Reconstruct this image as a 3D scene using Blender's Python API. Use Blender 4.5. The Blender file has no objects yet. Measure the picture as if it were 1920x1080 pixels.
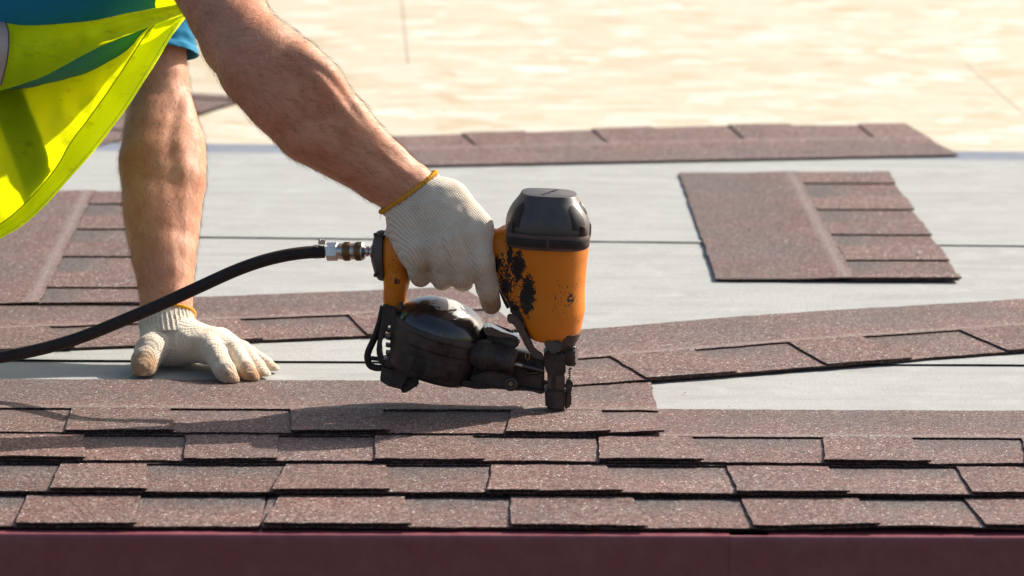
import bpy, bmesh, math, random
import numpy as np
from mathutils import Vector, Matrix, noise as mnoise

# ------------------------------------------------------------------ camera, light, exposure
sc = bpy.context.scene
COL = sc.collection
FPX = 8000.0                                   # focal length in pixels of the 1920 px wide photograph
PITCH = math.atan(1390 / FPX); YAW = math.radians(.65); ROLL = .0060
CAM = np.array([0.0, -4.31, 1.0])
FWD = np.array([math.sin(YAW) * math.cos(PITCH), math.cos(YAW) * math.cos(PITCH), -math.sin(PITCH)])
_r = np.array([math.cos(YAW), -math.sin(YAW), 0.0]); _u = np.cross(_r, FWD)
RGT = _r * math.cos(ROLL) + _u * math.sin(ROLL)
UPV = _u * math.cos(ROLL) - _r * math.sin(ROLL)
cd = bpy.data.cameras.new('camera'); cam = bpy.data.objects.new('camera', cd); COL.objects.link(cam)
cd.sensor_width = 36; cd.lens = FPX / 1920 * 36; cd.clip_start = .1; cd.clip_end = 3000
M = Matrix.Identity(4)
for i in range(3):
    M[i][0] = RGT[i]; M[i][1] = UPV[i]; M[i][2] = -FWD[i]; M[i][3] = CAM[i]
cam.matrix_world = M
cd.dof.use_dof = True; cd.dof.focus_distance = 4.95; cd.dof.aperture_fstop = 8.5
sc.camera = cam
sc.cycles.use_denoising = True

SUN = Vector((1.2, .86, 1.0)).normalized()     # towards the sun: back right, 34 degrees up
SUN_EL = math.asin(SUN.z); SUN_AZ = math.atan2(SUN.x, SUN.y)
w = bpy.data.worlds.new('World'); sc.world = w; w.use_nodes = True
nt = w.node_tree; bg = nt.nodes['Background']; bg.inputs[1].default_value = .085
sky = nt.nodes.new('ShaderNodeTexSky'); sky.sky_type = 'NISHITA'; sky.sun_disc = False
sky.sun_elevation = SUN_EL; sky.sun_rotation = SUN_AZ; sky.dust_density = 3.5; sky.ozone_density = .6
nt.links.new(sky.outputs[0], bg.inputs[0])
sl = bpy.data.lights.new('sun', 'SUN'); sl.energy = 4.2; sl.angle = math.radians(.55); sl.color = (1, .93, .82)
so = bpy.data.objects.new('sun', sl); COL.objects.link(so)
so.rotation_euler = SUN.to_track_quat('Z', 'Y').to_euler(); so.location = SUN * 20
vs = sc.view_settings; vs.view_transform = 'Standard'; vs.look = 'None'; vs.gamma = 1; vs.use_curve_mapping = False
vs.exposure = .86

# ------------------------------------------------------------------ helpers
def at_depth(px, py, s):
    """world point seen at photo pixel px, py on the upright plane y = s"""
    d = FWD + RGT * (px - 960) / FPX - UPV * (py - 540) / FPX
    return CAM + d * ((s - CAM[1]) / d[1])
def on_roof(px, py, z=0.0):
    d = FWD + RGT * (px - 960) / FPX - UPV * (py - 540) / FPX
    return CAM + d * ((z - CAM[2]) / d[2])

def tag(o, label=None, cat=None, group=None, kind=None):
    if label: o['label'] = label
    if cat: o['category'] = cat
    if group: o['group'] = group
    if kind: o['kind'] = kind
    return o
def empty(name, loc=(0, 0, 0), rz=0.0):
    o = bpy.data.objects.new(name, None); COL.objects.link(o); o.location = loc; o.rotation_euler = (0, 0, rz)
    o.empty_display_size = .05
    return o
def link(name, me, mat, parent=None, off=None):
    """link a mesh as one object; off = location of its thing, subtracted when the mesh is in world space"""
    if off is not None:
        n = len(me.vertices); co = np.empty(n * 3, 'f'); me.vertices.foreach_get('co', co)
        co = co.reshape(-1, 3) - np.array(off, 'f'); me.vertices.foreach_set('co', co.ravel())
    o = bpy.data.objects.new(name, me); COL.objects.link(o)
    if mat is not None: me.materials.append(mat)
    if parent is not None: o.parent = parent
    return o
def mesh_from(V, Fc, smooth=True, name='mesh'):
    V = np.asarray(V, 'f'); me = bpy.data.meshes.new(name)
    Fc = [tuple(int(i) for i in f) for f in Fc] if not isinstance(Fc, np.ndarray) else Fc
    if isinstance(Fc, np.ndarray):
        k = Fc.shape[1]; n = len(Fc)
        me.vertices.add(len(V)); me.vertices.foreach_set('co', V.ravel())
        me.loops.add(n * k); me.loops.foreach_set('vertex_index', Fc.astype('i').ravel())
        me.polygons.add(n); me.polygons.foreach_set('loop_start', np.arange(0, n * k, k, dtype='i'))
        me.update(calc_edges=True); me.validate()
    else:
        me.from_pydata(V.tolist(), [], Fc); me.update()
    if smooth: me.polygons.foreach_set('use_smooth', np.ones(len(me.polygons), bool))
    return me
def set_attr(me, name, arr, vec=False):
    a = me.attributes.new(name, 'FLOAT_VECTOR' if vec else 'FLOAT', 'POINT')
    a.data.foreach_set('vector' if vec else 'value', np.asarray(arr, 'f').ravel())
def bm_mesh(bm, smooth_angle=None):
    me = bpy.data.meshes.new('mesh')
    bmesh.ops.recalc_face_normals(bm, faces=bm.faces[:])
    bm.to_mesh(me); bm.free()
    if smooth_angle is not None:
        me.polygons.foreach_set('use_smooth', np.ones(len(me.polygons), bool))
        me.set_sharp_from_angle(angle=math.radians(smooth_angle))
    return me
def join_meshes(meshes, smooth=True):
    V = []; Fc = []; n = 0
    for me in meshes:
        for v in me.vertices: V.append(tuple(v.co))
        for p in me.polygons: Fc.append(tuple(i + n for i in p.vertices))
        n += len(me.vertices)
    return mesh_from(V, Fc, smooth)

# signed distance fields on a grid, turned into one continuous skin by surface nets
class Field:
    def __init__(s, lo, hi, h):
        s.lo = np.array(lo, float); s.h = h
        s.n = np.ceil((np.array(hi) - s.lo) / h).astype(int) + 1
        s.v = np.full(s.n, .5, 'f')
        s.ax = [(s.lo[i] + h * np.arange(s.n[i])).astype('f') for i in range(3)]
    def _slice(s, lo, hi):
        a = np.clip(np.floor((np.array(lo) - s.lo) / s.h).astype(int), 0, s.n)
        b = np.clip(np.ceil((np.array(hi) - s.lo) / s.h).astype(int) + 1, 0, s.n)
        if (b <= a).any(): return None
        sl_ = tuple(slice(a[i], b[i]) for i in range(3))
        return sl_, np.meshgrid(*[s.ax[i][sl_[i]] for i in range(3)], indexing='ij', sparse=True)
    def _merge(s, sl_, d, k, mode):
        o = s.v[sl_]
        if mode == 'add':
            if k > 0:
                hh = np.maximum(k - np.abs(o - d), 0) / k
                s.v[sl_] = np.minimum(o, d) - hh * hh * k * .25
            else: s.v[sl_] = np.minimum(o, d)
        else:
            if k > 0:
                hh = np.maximum(k - np.abs(o + d), 0) / k
                s.v[sl_] = np.maximum(o, -d) + hh * hh * k * .25
            else: s.v[sl_] = np.maximum(o, -d)
    def cone(s, a, b, ra, rb, k=.01, mode='add', flat=None):
        """round cone a->b; flat = (direction, factor) squashes the section along that direction"""
        a = np.array(a, float); b = np.array(b, float); m = max(ra, rb) + k + 4 * s.h
        q = s._slice(np.minimum(a, b) - m, np.maximum(a, b) + m)
        if q is None: return
        sl_, (X, Y, Z) = q
        ab = b - a; L2 = max(float(ab @ ab), 1e-12)
        px, py, pz = X - a[0], Y - a[1], Z - a[2]
        t = np.clip((px * ab[0] + py * ab[1] + pz * ab[2]) / L2, 0, 1)
        dx, dy, dz = px - t * ab[0], py - t * ab[1], pz - t * ab[2]
        sq = 1.0
        if flat is not None:
            n = np.array(flat[0], float); n /= np.linalg.norm(n); g = 1 / flat[1] - 1
            c = dx * n[0] + dy * n[1] + dz * n[2]
            dx = dx + g * c * n[0]; dy = dy + g * c * n[1]; dz = dz + g * c * n[2]; sq = .8
        s._merge(sl_, ((np.sqrt(dx * dx + dy * dy + dz * dz) - (ra + (rb - ra) * t)) * sq).astype('f'), k, mode)
    def chain(s, pts, k=.01, flat=None):
        for (p, r), (p2, r2) in zip(pts, pts[1:]): s.cone(p, p2, r, r2, k, 'add', flat)
    def ball(s, c, r, k=.01, mode='add', rot=None):
        c = np.array(c, float); r = np.array(r, float) * np.ones(3); m = r.max() + k + 4 * s.h
        q = s._slice(c - m, c + m)
        if q is None: return
        sl_, (X, Y, Z) = q
        P = [X - c[0], Y - c[1], Z - c[2]]
        if rot is not None:
            R_ = np.array(rot); P = [P[0] * R_[i][0] + P[1] * R_[i][1] + P[2] * R_[i][2] for i in range(3)]
        k0 = np.sqrt(sum((P[i] / r[i]) ** 2 for i in range(3)))
        k1 = np.sqrt(sum((P[i] / r[i] ** 2) ** 2 for i in range(3))) + 1e-9
        s._merge(sl_, (k0 * (k0 - 1) / k1).astype('f'), k, mode)
    def cut(s, p, n, k=0):
        """remove everything on the side of the plane n points to"""
        n = np.array(n, float); n /= np.linalg.norm(n); X, Y, Z = np.meshgrid(*s.ax, indexing='ij', sparse=True)
        d = -((X - p[0]) * n[0] + (Y - p[1]) * n[1] + (Z - p[2]) * n[2])
        s._merge((slice(None),) * 3, d.astype('f'), k, 'sub')
    def mesh(s, relax=2):
        v = s.v; ins = v < 0; n = s.n
        cs = tuple(x - 1 for x in n)
        sub = lambda A, i, j, k: A[i:i + cs[0], j:j + cs[1], k:k + cs[2]]
        cor = [(i, j, k) for i in (0, 1) for j in (0, 1) for k in (0, 1)]
        allin = np.ones(cs, bool); anyin = np.zeros(cs, bool)
        for c in cor:
            q = sub(ins, *c); allin &= q; anyin |= q
        act = anyin & ~allin; I = np.argwhere(act)
        idx = np.full(cs, -1, 'i'); idx[act] = np.arange(len(I))
        acc = np.zeros((len(I), 3)); cnt = np.zeros(len(I))
        val = {c: v[I[:, 0] + c[0], I[:, 1] + c[1], I[:, 2] + c[2]].astype(float) for c in cor}
        for c in cor:
            for a in range(3):
                if c[a] == 0:
                    c2 = list(c); c2[a] = 1; c2 = tuple(c2); va, vb = val[c], val[c2]
                    m = (va < 0) != (vb < 0); t = np.zeros(len(I)); t[m] = va[m] / (va[m] - vb[m])
                    pos = np.tile(np.array(c, float), (len(I), 1)); pos[:, a] += t
                    acc[m] += pos[m]; cnt[m] += 1
        V = s.lo + (I + acc / cnt[:, None]) * s.h
        Q = []
        for a in range(3):
            b, c = (a + 1) % 3, (a + 2) % 3
            A = [slice(None)] * 3; B = [slice(None)] * 3; A[a] = slice(0, n[a] - 1); B[a] = slice(1, n[a])
            e = np.argwhere(ins[tuple(A)] != ins[tuple(B)])
            e = e[(e[:, b] > 0) & (e[:, c] > 0) & (e[:, b] < n[b] - 1) & (e[:, c] < n[c] - 1)]
            fl = ins[tuple(e.T)]
            def g(db, dc):
                f = e.copy(); f[:, b] += db; f[:, c] += dc
                return idx[f[:, 0], f[:, 1], f[:, 2]]
            q = np.stack([g(-1, -1), g(0, -1), g(0, 0), g(-1, 0)], 1)
            q[~fl] = q[~fl][:, ::-1]; Q.append(q)
        Q = np.concatenate(Q); Q = Q[(Q >= 0).all(1)]
        E = np.concatenate([Q[:, [0, 1]], Q[:, [1, 2]], Q[:, [2, 3]], Q[:, [3, 0]]])
        for _ in range(relax):
            S = np.zeros_like(V); N = np.zeros(len(V))
            np.add.at(S, E[:, 0], V[E[:, 1]]); np.add.at(S, E[:, 1], V[E[:, 0]])
            np.add.at(N, E[:, 0], 1); np.add.at(N, E[:, 1], 1)
            V = V + .5 * (S / np.maximum(N, 1)[:, None] - V)
        return V, Q

def smooth_path(pts, n):
    """Catmull-Rom through pts (k,3), n points in all"""
    P = np.array(pts, float); P = np.vstack([2 * P[0] - P[1], P, 2 * P[-1] - P[-2]])
    out = []; m = len(P) - 3
    for q in np.linspace(0, m - 1e-6, n):
        i = int(q); t = q - i; a, b, c, d = P[i:i + 4]
        out.append(.5 * (2 * b + (c - a) * t + (2 * a - 5 * b + 4 * c - d) * t * t + (3 * b - a - 3 * c + d) * t ** 3))
    return np.array(out)
def sweep(path, radius, seg=16, caps=True, ring=None):
    """tube round a path; radius a number or one per point; ring(phi, i) -> factor"""
    P = np.array(path, float); n = len(P); R_ = np.ones(n) * radius
    T = np.gradient(P, axis=0); T /= np.linalg.norm(T, axis=1)[:, None] + 1e-12
    up = np.array([0, 0, 1.0]) if abs(T[0][2]) < .9 else np.array([0, 1.0, 0])
    V = []; u = np.cross(up, T[0]); u /= np.linalg.norm(u)
    for i in range(n):
        u = u - T[i] * (u @ T[i]); u /= np.linalg.norm(u); v = np.cross(T[i], u)
        for j in range(seg):
            a = 2 * math.pi * j / seg; f = ring(a, i) if ring else 1
            V.append(P[i] + (u * math.cos(a) + v * math.sin(a)) * R_[i] * f)
    Fc = [(i * seg + j, i * seg + (j + 1) % seg, (i + 1) * seg + (j + 1) % seg, (i + 1) * seg + j) for i in range(n - 1) for j in range(seg)]
    if caps: Fc += [tuple(range(seg))[::-1], tuple((n - 1) * seg + j for j in range(seg))]
    return V, Fc
def tube(path, radius, seg=16, ring=None, angle=40):
    V, Fc = sweep(path, radius, seg, True, ring); me = mesh_from(V, Fc); me.set_sharp_from_angle(angle=math.radians(angle)); return me
def lathe(a, b, prof, seg=32, expo=2.0, sx=1.0, angle=35, side=None, rot=0.0):
    """turned body along a->b; prof = [(t, r)]; expo > 2 squares the section, sx scales it along `side`"""
    a = np.array(a, float); b = np.array(b, float); ax = b - a; L = np.linalg.norm(ax); ax /= L
    s0 = np.array(side if side is not None else (1, 0, 0), float); u = s0 - ax * (s0 @ ax)
    if np.linalg.norm(u) < .1: u = np.array([0, 1.0, 0]) - ax * ax[1]
    u /= np.linalg.norm(u); v = np.cross(ax, u); V = []
    for t, r in prof:
        for j in range(seg):
            q = 2 * math.pi * j / seg + rot; c, s = math.cos(q), math.sin(q)
            f = 1 / (abs(c) ** expo + abs(s) ** expo) ** (1 / expo)
            V.append(a + ax * L * t + (u * c * sx + v * s) * r * f)
    n = len(prof)
    Fc = [(i * seg + j, i * seg + (j + 1) % seg, (i + 1) * seg + (j + 1) % seg, (i + 1) * seg + j) for i in range(n - 1) for j in range(seg)]
    Fc += [tuple(range(seg))[::-1], tuple((n - 1) * seg + j for j in range(seg))]
    me = mesh_from(V, Fc); me.set_sharp_from_angle(angle=math.radians(angle)); return me

# ------------------------------------------------------------------ materials
class NT:
    """small helper for node materials"""
    def __init__(s, name):
        s.m = bpy.data.materials.new(name); s.m.use_nodes = True; s.t = s.m.node_tree
        s.b = s.t.nodes['Principled BSDF']; s.out = s.t.nodes['Material Output']
        s.co = s.t.nodes.new('ShaderNodeTexCoord').outputs['Object']
    def n(s, ty, **kw):
        nd = s.t.nodes.new(ty)
        for k, v in kw.items(): setattr(nd, k, v)
        return nd
    def l(s, a, b): s.t.links.new(a, b); return b
    def put(s, sock, v):
        if hasattr(v, 'links'): s.l(v, sock)
        else: sock.default_value = v
    def mapping(s, scale=(1, 1, 1), rot=(0, 0, 0), loc=(0, 0, 0), vec=None):
        nd = s.n('ShaderNodeMapping'); s.l(vec if vec is not None else s.co, nd.inputs[0])
        nd.inputs['Scale'].default_value = scale; nd.inputs['Rotation'].default_value = rot; nd.inputs['Location'].default_value = loc
        return nd.outputs[0]
    def noise(s, scale, detail=3, rough=.55, vec=None, out=0):
        nd = s.n('ShaderNodeTexNoise'); s.l(vec if vec is not None else s.co, nd.inputs['Vector'])
        nd.inputs['Scale'].default_value = scale; nd.inputs['Detail'].default_value = detail; nd.inputs['Roughness'].default_value = rough
        return nd.outputs[out]
    def voro(s, scale, vec=None, out='Color', feature='F1', rnd=1.0):
        nd = s.n('ShaderNodeTexVoronoi', feature=feature); s.l(vec if vec is not None else s.co, nd.inputs['Vector'])
        nd.inputs['Scale'].default_value = scale; nd.inputs['Randomness'].default_value = rnd
        return nd.outputs[out]
    def ramp(s, fac, stops, interp='LINEAR'):
        nd = s.n('ShaderNodeValToRGB'); s.l(fac, nd.inputs[0]); cr = nd.color_ramp; cr.interpolation = interp
        while len(cr.elements) < len(stops): cr.elements.new(.5)
        for e, (p, c) in zip(cr.elements, stops):
            e.position = p; e.color = (*c, 1) if len(c) == 3 else c
        return nd.outputs[0]
    def mix(s, fac, a, b, mode='MIX'):
        nd = s.n('ShaderNodeMix', data_type='RGBA', blend_type=mode)
        s.put(nd.inputs[0], fac); s.put(nd.inputs[6], (*a, 1) if isinstance(a, tuple) and len(a) == 3 else a)
        s.put(nd.inputs[7], (*b, 1) if isinstance(b, tuple) and len(b) == 3 else b); return nd.outputs[2]
    def math(s, op, a, b=0.0, c=None, clamp=False):
        nd = s.n('ShaderNodeMath', operation=op, use_clamp=clamp); s.put(nd.inputs[0], a); s.put(nd.inputs[1], b)
        if c is not None: s.put(nd.inputs[2], c)
        return nd.outputs[0]
    def attr(s, name, out='Fac'): return s.n('ShaderNodeAttribute', attribute_name=name).outputs[out]
    def sep(s, v): nd = s.n('ShaderNodeSeparateXYZ'); s.l(v, nd.inputs[0]); return nd.outputs
    def comb(s, x, y, z):
        nd = s.n('ShaderNodeCombineXYZ')
        for i, q in enumerate((x, y, z)): s.put(nd.inputs[i], q)
        return nd.outputs[0]
    def bump(s, h, strength=.5, dist=.001, normal=None):
        nd = s.n('ShaderNodeBump'); s.l(h, nd.inputs['Height']); nd.inputs['Strength'].default_value = strength
        nd.inputs['Distance'].default_value = dist
        if normal is not None: s.l(normal, nd.inputs['Normal'])
        s.l(nd.outputs[0], s.b.inputs['Normal']); return nd.outputs[0]
    def set(s, **kw):
        for k, v in kw.items(): s.put(s.b.inputs[k.replace('_', ' ')], (*v, 1) if isinstance(v, tuple) and len(v) == 3 else v)
        return s

def granule_mat(name, light=1.0):
    q = NT(name)
    vo = q.n('ShaderNodeTexVoronoi'); q.l(q.co, vo.inputs['Vector']); vo.inputs['Scale'].default_value = 560
    cell = q.sep(vo.outputs['Color'])
    L = light
    c = q.ramp(cell[0], [(0, (.020 * L, .014 * L, .015 * L)), (.13, (.080 * L, .044 * L, .040 * L)), (.32, (.176 * L, .087 * L, .073 * L)), (.60, (.200 * L, .134 * L, .114 * L)),
                         (.80, (.275 * L, .222 * L, .198 * L)), (.945, (.42 * L, .37 * L, .34 * L)), (.991, (.85, .82, .77))], 'CONSTANT')
    n1 = q.noise(9, 4); n2 = q.noise(60, 3)
    tone = q.math('ADD', q.math('MULTIPLY_ADD', n1, .5, .66), q.math('MULTIPLY', q.n('ShaderNodeObjectInfo').outputs['Random'], .20)); tone = q.math('MULTIPLY', tone, q.math('MULTIPLY_ADD', n2, .5, .75))
    c = q.mix(1.0, c, q.comb(tone, tone, tone), 'MULTIPLY')
    red = q.math('MULTIPLY', q.math('SUBTRACT', q.noise(5.5, 3), .40, clamp=True), 2.4, clamp=True)
    c = q.mix(red, c, q.mix(1.0, c, (1.14, .90, .86), 'MULTIPLY'))
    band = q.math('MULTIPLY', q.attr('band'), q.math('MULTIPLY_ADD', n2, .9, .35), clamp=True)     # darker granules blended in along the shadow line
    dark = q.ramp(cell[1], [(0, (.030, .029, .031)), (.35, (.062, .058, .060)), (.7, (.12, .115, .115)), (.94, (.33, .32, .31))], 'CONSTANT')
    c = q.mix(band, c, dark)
    c = q.mix(q.math('MULTIPLY', q.attr('nail'), .55), c, q.mix(cell[1], (.20, .165, .155), (.40, .35, .33)))   # pale nailing line
    edge = q.attr('edge')
    c = q.mix(edge, c, q.mix(q.math('GREATER_THAN', cell[2], .74), (.030, .019, .017), (.14, .08, .07)))
    q.set(Base_Color=c, Roughness=q.math('MULTIPLY_ADD', cell[1], .35, .55))
    q.b.inputs['Specular IOR Level'].default_value = .35
    h = q.math('ADD', q.math('MULTIPLY', vo.outputs['Distance'], -1.0), q.math('MULTIPLY', cell[1], .6))
    q.bump(h, .75, .0011)
    return q.m

def felt_mat():
    q = NT('felt_underlayment')
    g = q.noise(520, 3, .7); st = q.noise(6, 4, .6, q.mapping((.55, 3.2, 1))); st2 = q.noise(28, 4, .65, q.mapping((.3, 2.2, 1)))
    c = q.ramp(g, [(.28, (.225, .232, .228)), (.5, (.362, .371, .364)), (.72, (.49, .50, .49))])
    c = q.mix(q.math('MULTIPLY', q.math('SUBTRACT', st, .44, clamp=True), 2.4, clamp=True), c, (.30, .305, .295))
    c = q.mix(q.math('MULTIPLY', q.math('SUBTRACT', st2, .52, clamp=True), 1.5, clamp=True), c, (.27, .27, .258))
    bl = q.noise(11, 5, .7, q.mapping((.8, 1.6, 1), (0, 0, .3))); c = q.mix(q.math('MULTIPLY', q.math('SUBTRACT', bl, .50, clamp=True), 1.8, clamp=True), c, (.245, .242, .228))
    c = q.mix(q.math('MULTIPLY', q.math('SUBTRACT', q.noise(17, 4, .6), .55, clamp=True), 2.2, clamp=True), c, (.47, .48, .465))
    sp = q.math('GREATER_THAN', q.noise(210, 1), .735); c = q.mix(q.math('MULTIPLY', sp, .55), c, (.16, .15, .15))
    c = q.mix(q.attr('edge'), c, (.012, .013, .013))
    c = q.mix(q.math('MULTIPLY', q.attr('band'), q.math('MULTIPLY_ADD', q.noise(40, 3), .7, .5), clamp=True), c, (.165, .192, .25))
    q.set(Base_Color=c, Roughness=.85); q.b.inputs['Specular IOR Level'].default_value = .2
    q.bump(q.math('ADD', g, q.math('MULTIPLY', st, 2.0)), .35, .0008)
    return q.m

def osb_mat():
    q = NT('strand_board'); c = None
    base = q.ramp(q.noise(3, 3), [(.3, (.495, .43, .32)), (.7, (.53, .47, .365))]); c = base; hs = None
    for i, (rot, sx, sy, lo) in enumerate([(.25, 13, 9, 0), (-.40, 15, 8, 3), (.80, 12, 22, 7), (-.9, 13, 24, 11), (.10, 10, 16, 17), (1.3, 9, 24, 23), (-1.2, 10, 26, 31), (.5, 16, 12, 41)]):
        vec = q.mapping((sx, sy, 1), (0, 0, rot), (lo, lo * 1.7, 0))
        vec = q.mix(.12, vec, q.noise(14, 2, vec=q.mapping((1, 1, 1), loc=(lo, 0, 0)), out=1))
        vo = q.n('ShaderNodeTexVoronoi'); q.l(vec, vo.inputs['Vector']); vo.inputs['Scale'].default_value = 1
        s_ = q.sep(vo.outputs['Color'])
        strand = q.ramp(s_[0], [(0, (.41, .31, .18)), (.08, (.45, .365, .24)), (.30, (.495, .43, .315)), (.70, (.535, .48, .375)), (.88, (.59, .555, .47)), (1, (.72, .71, .66))])
        keep = q.math('GREATER_THAN', s_[1], .60)
        c = q.mix(q.math('MULTIPLY', keep, .75), c, strand)
        hs = s_[2] if hs is None else q.mix(keep, hs, s_[2])
    gr = q.noise(60, 3, .6, q.mapping((.6, .5, 1)))
    c = q.mix(.22, c, q.ramp(gr, [(.3, (.42, .34, .22)), (.65, (.57, .52, .42))]))
    c = q.mix(q.attr('edge'), c, (.36, .24, .13))
    q.set(Base_Color=c, Roughness=.7); q.bump(hs, .25, .001)
    return q.m

def plain(name, col, rough=.5, metal=0.0, spec=.5, dust=0.0, dustcol=(.17, .125, .095), nscale=60, coat=0.0, bump=.0, bscale=300):
    q = NT(name); c = (*col, 1)
    n = q.noise(nscale, 5, .6)
    c = q.mix(q.math('MULTIPLY', n, .5), tuple(x * .75 for x in col), tuple(min(1, x * 1.25) for x in col))
    r = q.math('MULTIPLY_ADD', n, .25, rough - .12)
    if dust > 0:
        f = q.math('MULTIPLY', q.math('SUBTRACT', q.noise(nscale * .6, 6, .7), .40, clamp=True), dust * 4, clamp=True)
        c = q.mix(f, c, dustcol); r = q.mix(f, r, (.85, .85, .85))
    q.set(Base_Color=c, Roughness=r, Metallic=metal); q.b.inputs['Specular IOR Level'].default_value = spec
    q.b.inputs['Coat Weight'].default_value = coat
    if bump: q.bump(q.noise(bscale, 3), bump, .0006)
    return q.m

def skin_mat():
    q = NT('skin'); n = q.noise(22, 5, .6); n2 = q.noise(140, 4, .65); n3 = q.noise(9, 3)
    c = q.ramp(n, [(.3, (.50, .200, .105)), (.5, (.61, .275, .158)), (.7, (.69, .35, .22))])
    c = q.mix(q.math('MULTIPLY', q.math('SUBTRACT', n3, .48, clamp=True), 2.0, clamp=True), c, (.60, .235, .15))
    fr = q.math('GREATER_THAN', q.noise(260, 2, .6), .68); c = q.mix(q.math('MULTIPLY', fr, .35), c, (.22, .085, .05))
    q.set(Base_Color=c, Roughness=q.math('MULTIPLY_ADD', n2, .25, .46)); b = q.b
    b.inputs['Subsurface Weight'].default_value = .12; b.inputs['Subsurface Radius'].default_value = (.010, .004, .002)
    b.inputs['Subsurface Scale'].default_value = .6; b.inputs['Specular IOR Level'].default_value = .4
    f1 = q.voro(620, out='Distance'); q.bump(q.math('ADD', q.math('MULTIPLY', n2, 1.6), f1), .24, .0008)
    return q.m

def knit_mat():
    """cotton knit: small stitches in rows, from the knit attribute (along, across, stain)"""
    q = NT('cotton_knit'); k = q.sep(q.attr('knit', 'Vector'))
    u = q.math('MULTIPLY', k[0], 2 * math.pi / .0026); v = q.math('MULTIPLY', k[1], 2 * math.pi / .0030)
    wob = q.math('MULTIPLY', q.noise(70, 3), 3.0)
    su = q.math('SINE', q.math('ADD', u, q.math('MULTIPLY', wob, .4))); sv = q.math('SINE', q.math('ADD', v, wob))
    hole = q.math('MULTIPLY', q.math('MULTIPLY_ADD', su, .5, .5), q.math('MULTIPLY_ADD', sv, .5, .5))
    fz = q.noise(420, 3, .7)
    c = q.mix(hole, (.78, .69, .565), (.52, .425, .315))
    c = q.mix(q.math('MULTIPLY', q.math('SUBTRACT', q.noise(26, 5, .65), .47, clamp=True), 2.8, clamp=True), c, (.54, .405, .285))
    st = q.math('MULTIPLY', k[2], q.math('MULTIPLY_ADD', q.noise(85, 5, .7), 2.1, .2), clamp=True)
    c = q.mix(st, c, q.mix(q.noise(200, 2), (.30, .150, .065), (.44, .27, .14)))
    q.set(Base_Color=c, Roughness=.95); q.b.inputs['Specular IOR Level'].default_value = .1
    q.b.inputs['Sheen Weight'].default_value = .25; q.b.inputs['Sheen Roughness'].default_value = .6
    h = q.math('ADD', q.math('MULTIPLY', hole, -1.0), q.math('MULTIPLY', fz, 1.3))
    q.bump(h, .8, .0010)
    return q.m

def cloth_mat(name, col, trans=.0, tcol=None, rough=.8, weave=900, sheen=.0, dirt=0.0):
    q = NT(name); n = q.noise(14, 4)
    c = q.mix(n, tuple(x * .9 for x in col), tuple(min(1, x * 1.08) for x in col))
    if dirt:
        d = q.math('MULTIPLY', q.math('SUBTRACT', q.noise(24, 6, .7, q.mapping((1, 1, 2.2), (0, .6, 0))), .575, clamp=True), dirt, clamp=True)
        c = q.mix(d, c, (.15, .12, .03)); tc_ = q.mix(d, tcol or col, (.16, .12, .01))
    else: tc_ = (*(tcol or col), 1)
    q.set(Base_Color=c, Roughness=rough); q.b.inputs['Specular IOR Level'].default_value = .25
    q.b.inputs['Sheen Weight'].default_value = sheen
    nb = q.bump(q.math('ADD', q.math('MULTIPLY', q.noise(weave, 2), .4), q.math('MULTIPLY', q.noise(38, 3), 2.5)), .35, .0015)
    if trans:
        tr = q.n('ShaderNodeBsdfTranslucent'); q.put(tr.inputs[0], tc_); q.l(nb, tr.inputs['Normal'])
        mx = q.n('ShaderNodeMixShader'); mx.inputs[0].default_value = trans
        q.l(q.b.outputs[0], mx.inputs[1]); q.l(tr.outputs[0], mx.inputs[2]); q.l(mx.outputs[0], q.out.inputs[0])
    return q.m

def orange_mat():
    q = NT('orange_paint'); wv = q.sep(q.attr('wear', 'Vector'))
    n = q.noise(18, 4)
    c = q.mix(n, (.60, .162, .005), (.71, .222, .009))
    fine = q.noise(330, 5, .72); mid = q.noise(95, 5, .65)
    chip = q.math('GREATER_THAN', q.math('ADD', wv[0], q.math('MULTIPLY', q.math('SUBTRACT', q.math('ADD', fine, mid), 1.0), 1.9)), .5)
    spk = q.math('GREATER_THAN', q.math('ADD', q.math('MULTIPLY', wv[1], .26), q.noise(420, 2, .55)), .79)
    scr = q.math('GREATER_THAN', q.noise(60, 4, .7, q.mapping((1.4, 1, .5), (0, .7, 0))), .705)
    c = q.mix(q.math('MULTIPLY', scr, .5), c, (.30, .085, .012))
    gr = q.math('MULTIPLY', q.math('SUBTRACT', q.noise(33, 5), .5, clamp=True), 1.3, clamp=True); c = q.mix(gr, c, (.45, .13, .015))
    blk = q.math('MAXIMUM', chip, spk)
    c = q.mix(blk, c, q.mix(fine, (.006, .005, .006), (.030, .018, .016)))
    q.set(Base_Color=c, Roughness=q.math('MULTIPLY_ADD', blk, .25, .40)); q.b.inputs['Specular IOR Level'].default_value = .4
    q.bump(q.math('ADD', q.math('MULTIPLY', blk, -2.0), q.math('MULTIPLY', fine, .5)), .3, .0006)
    return q.m

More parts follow.
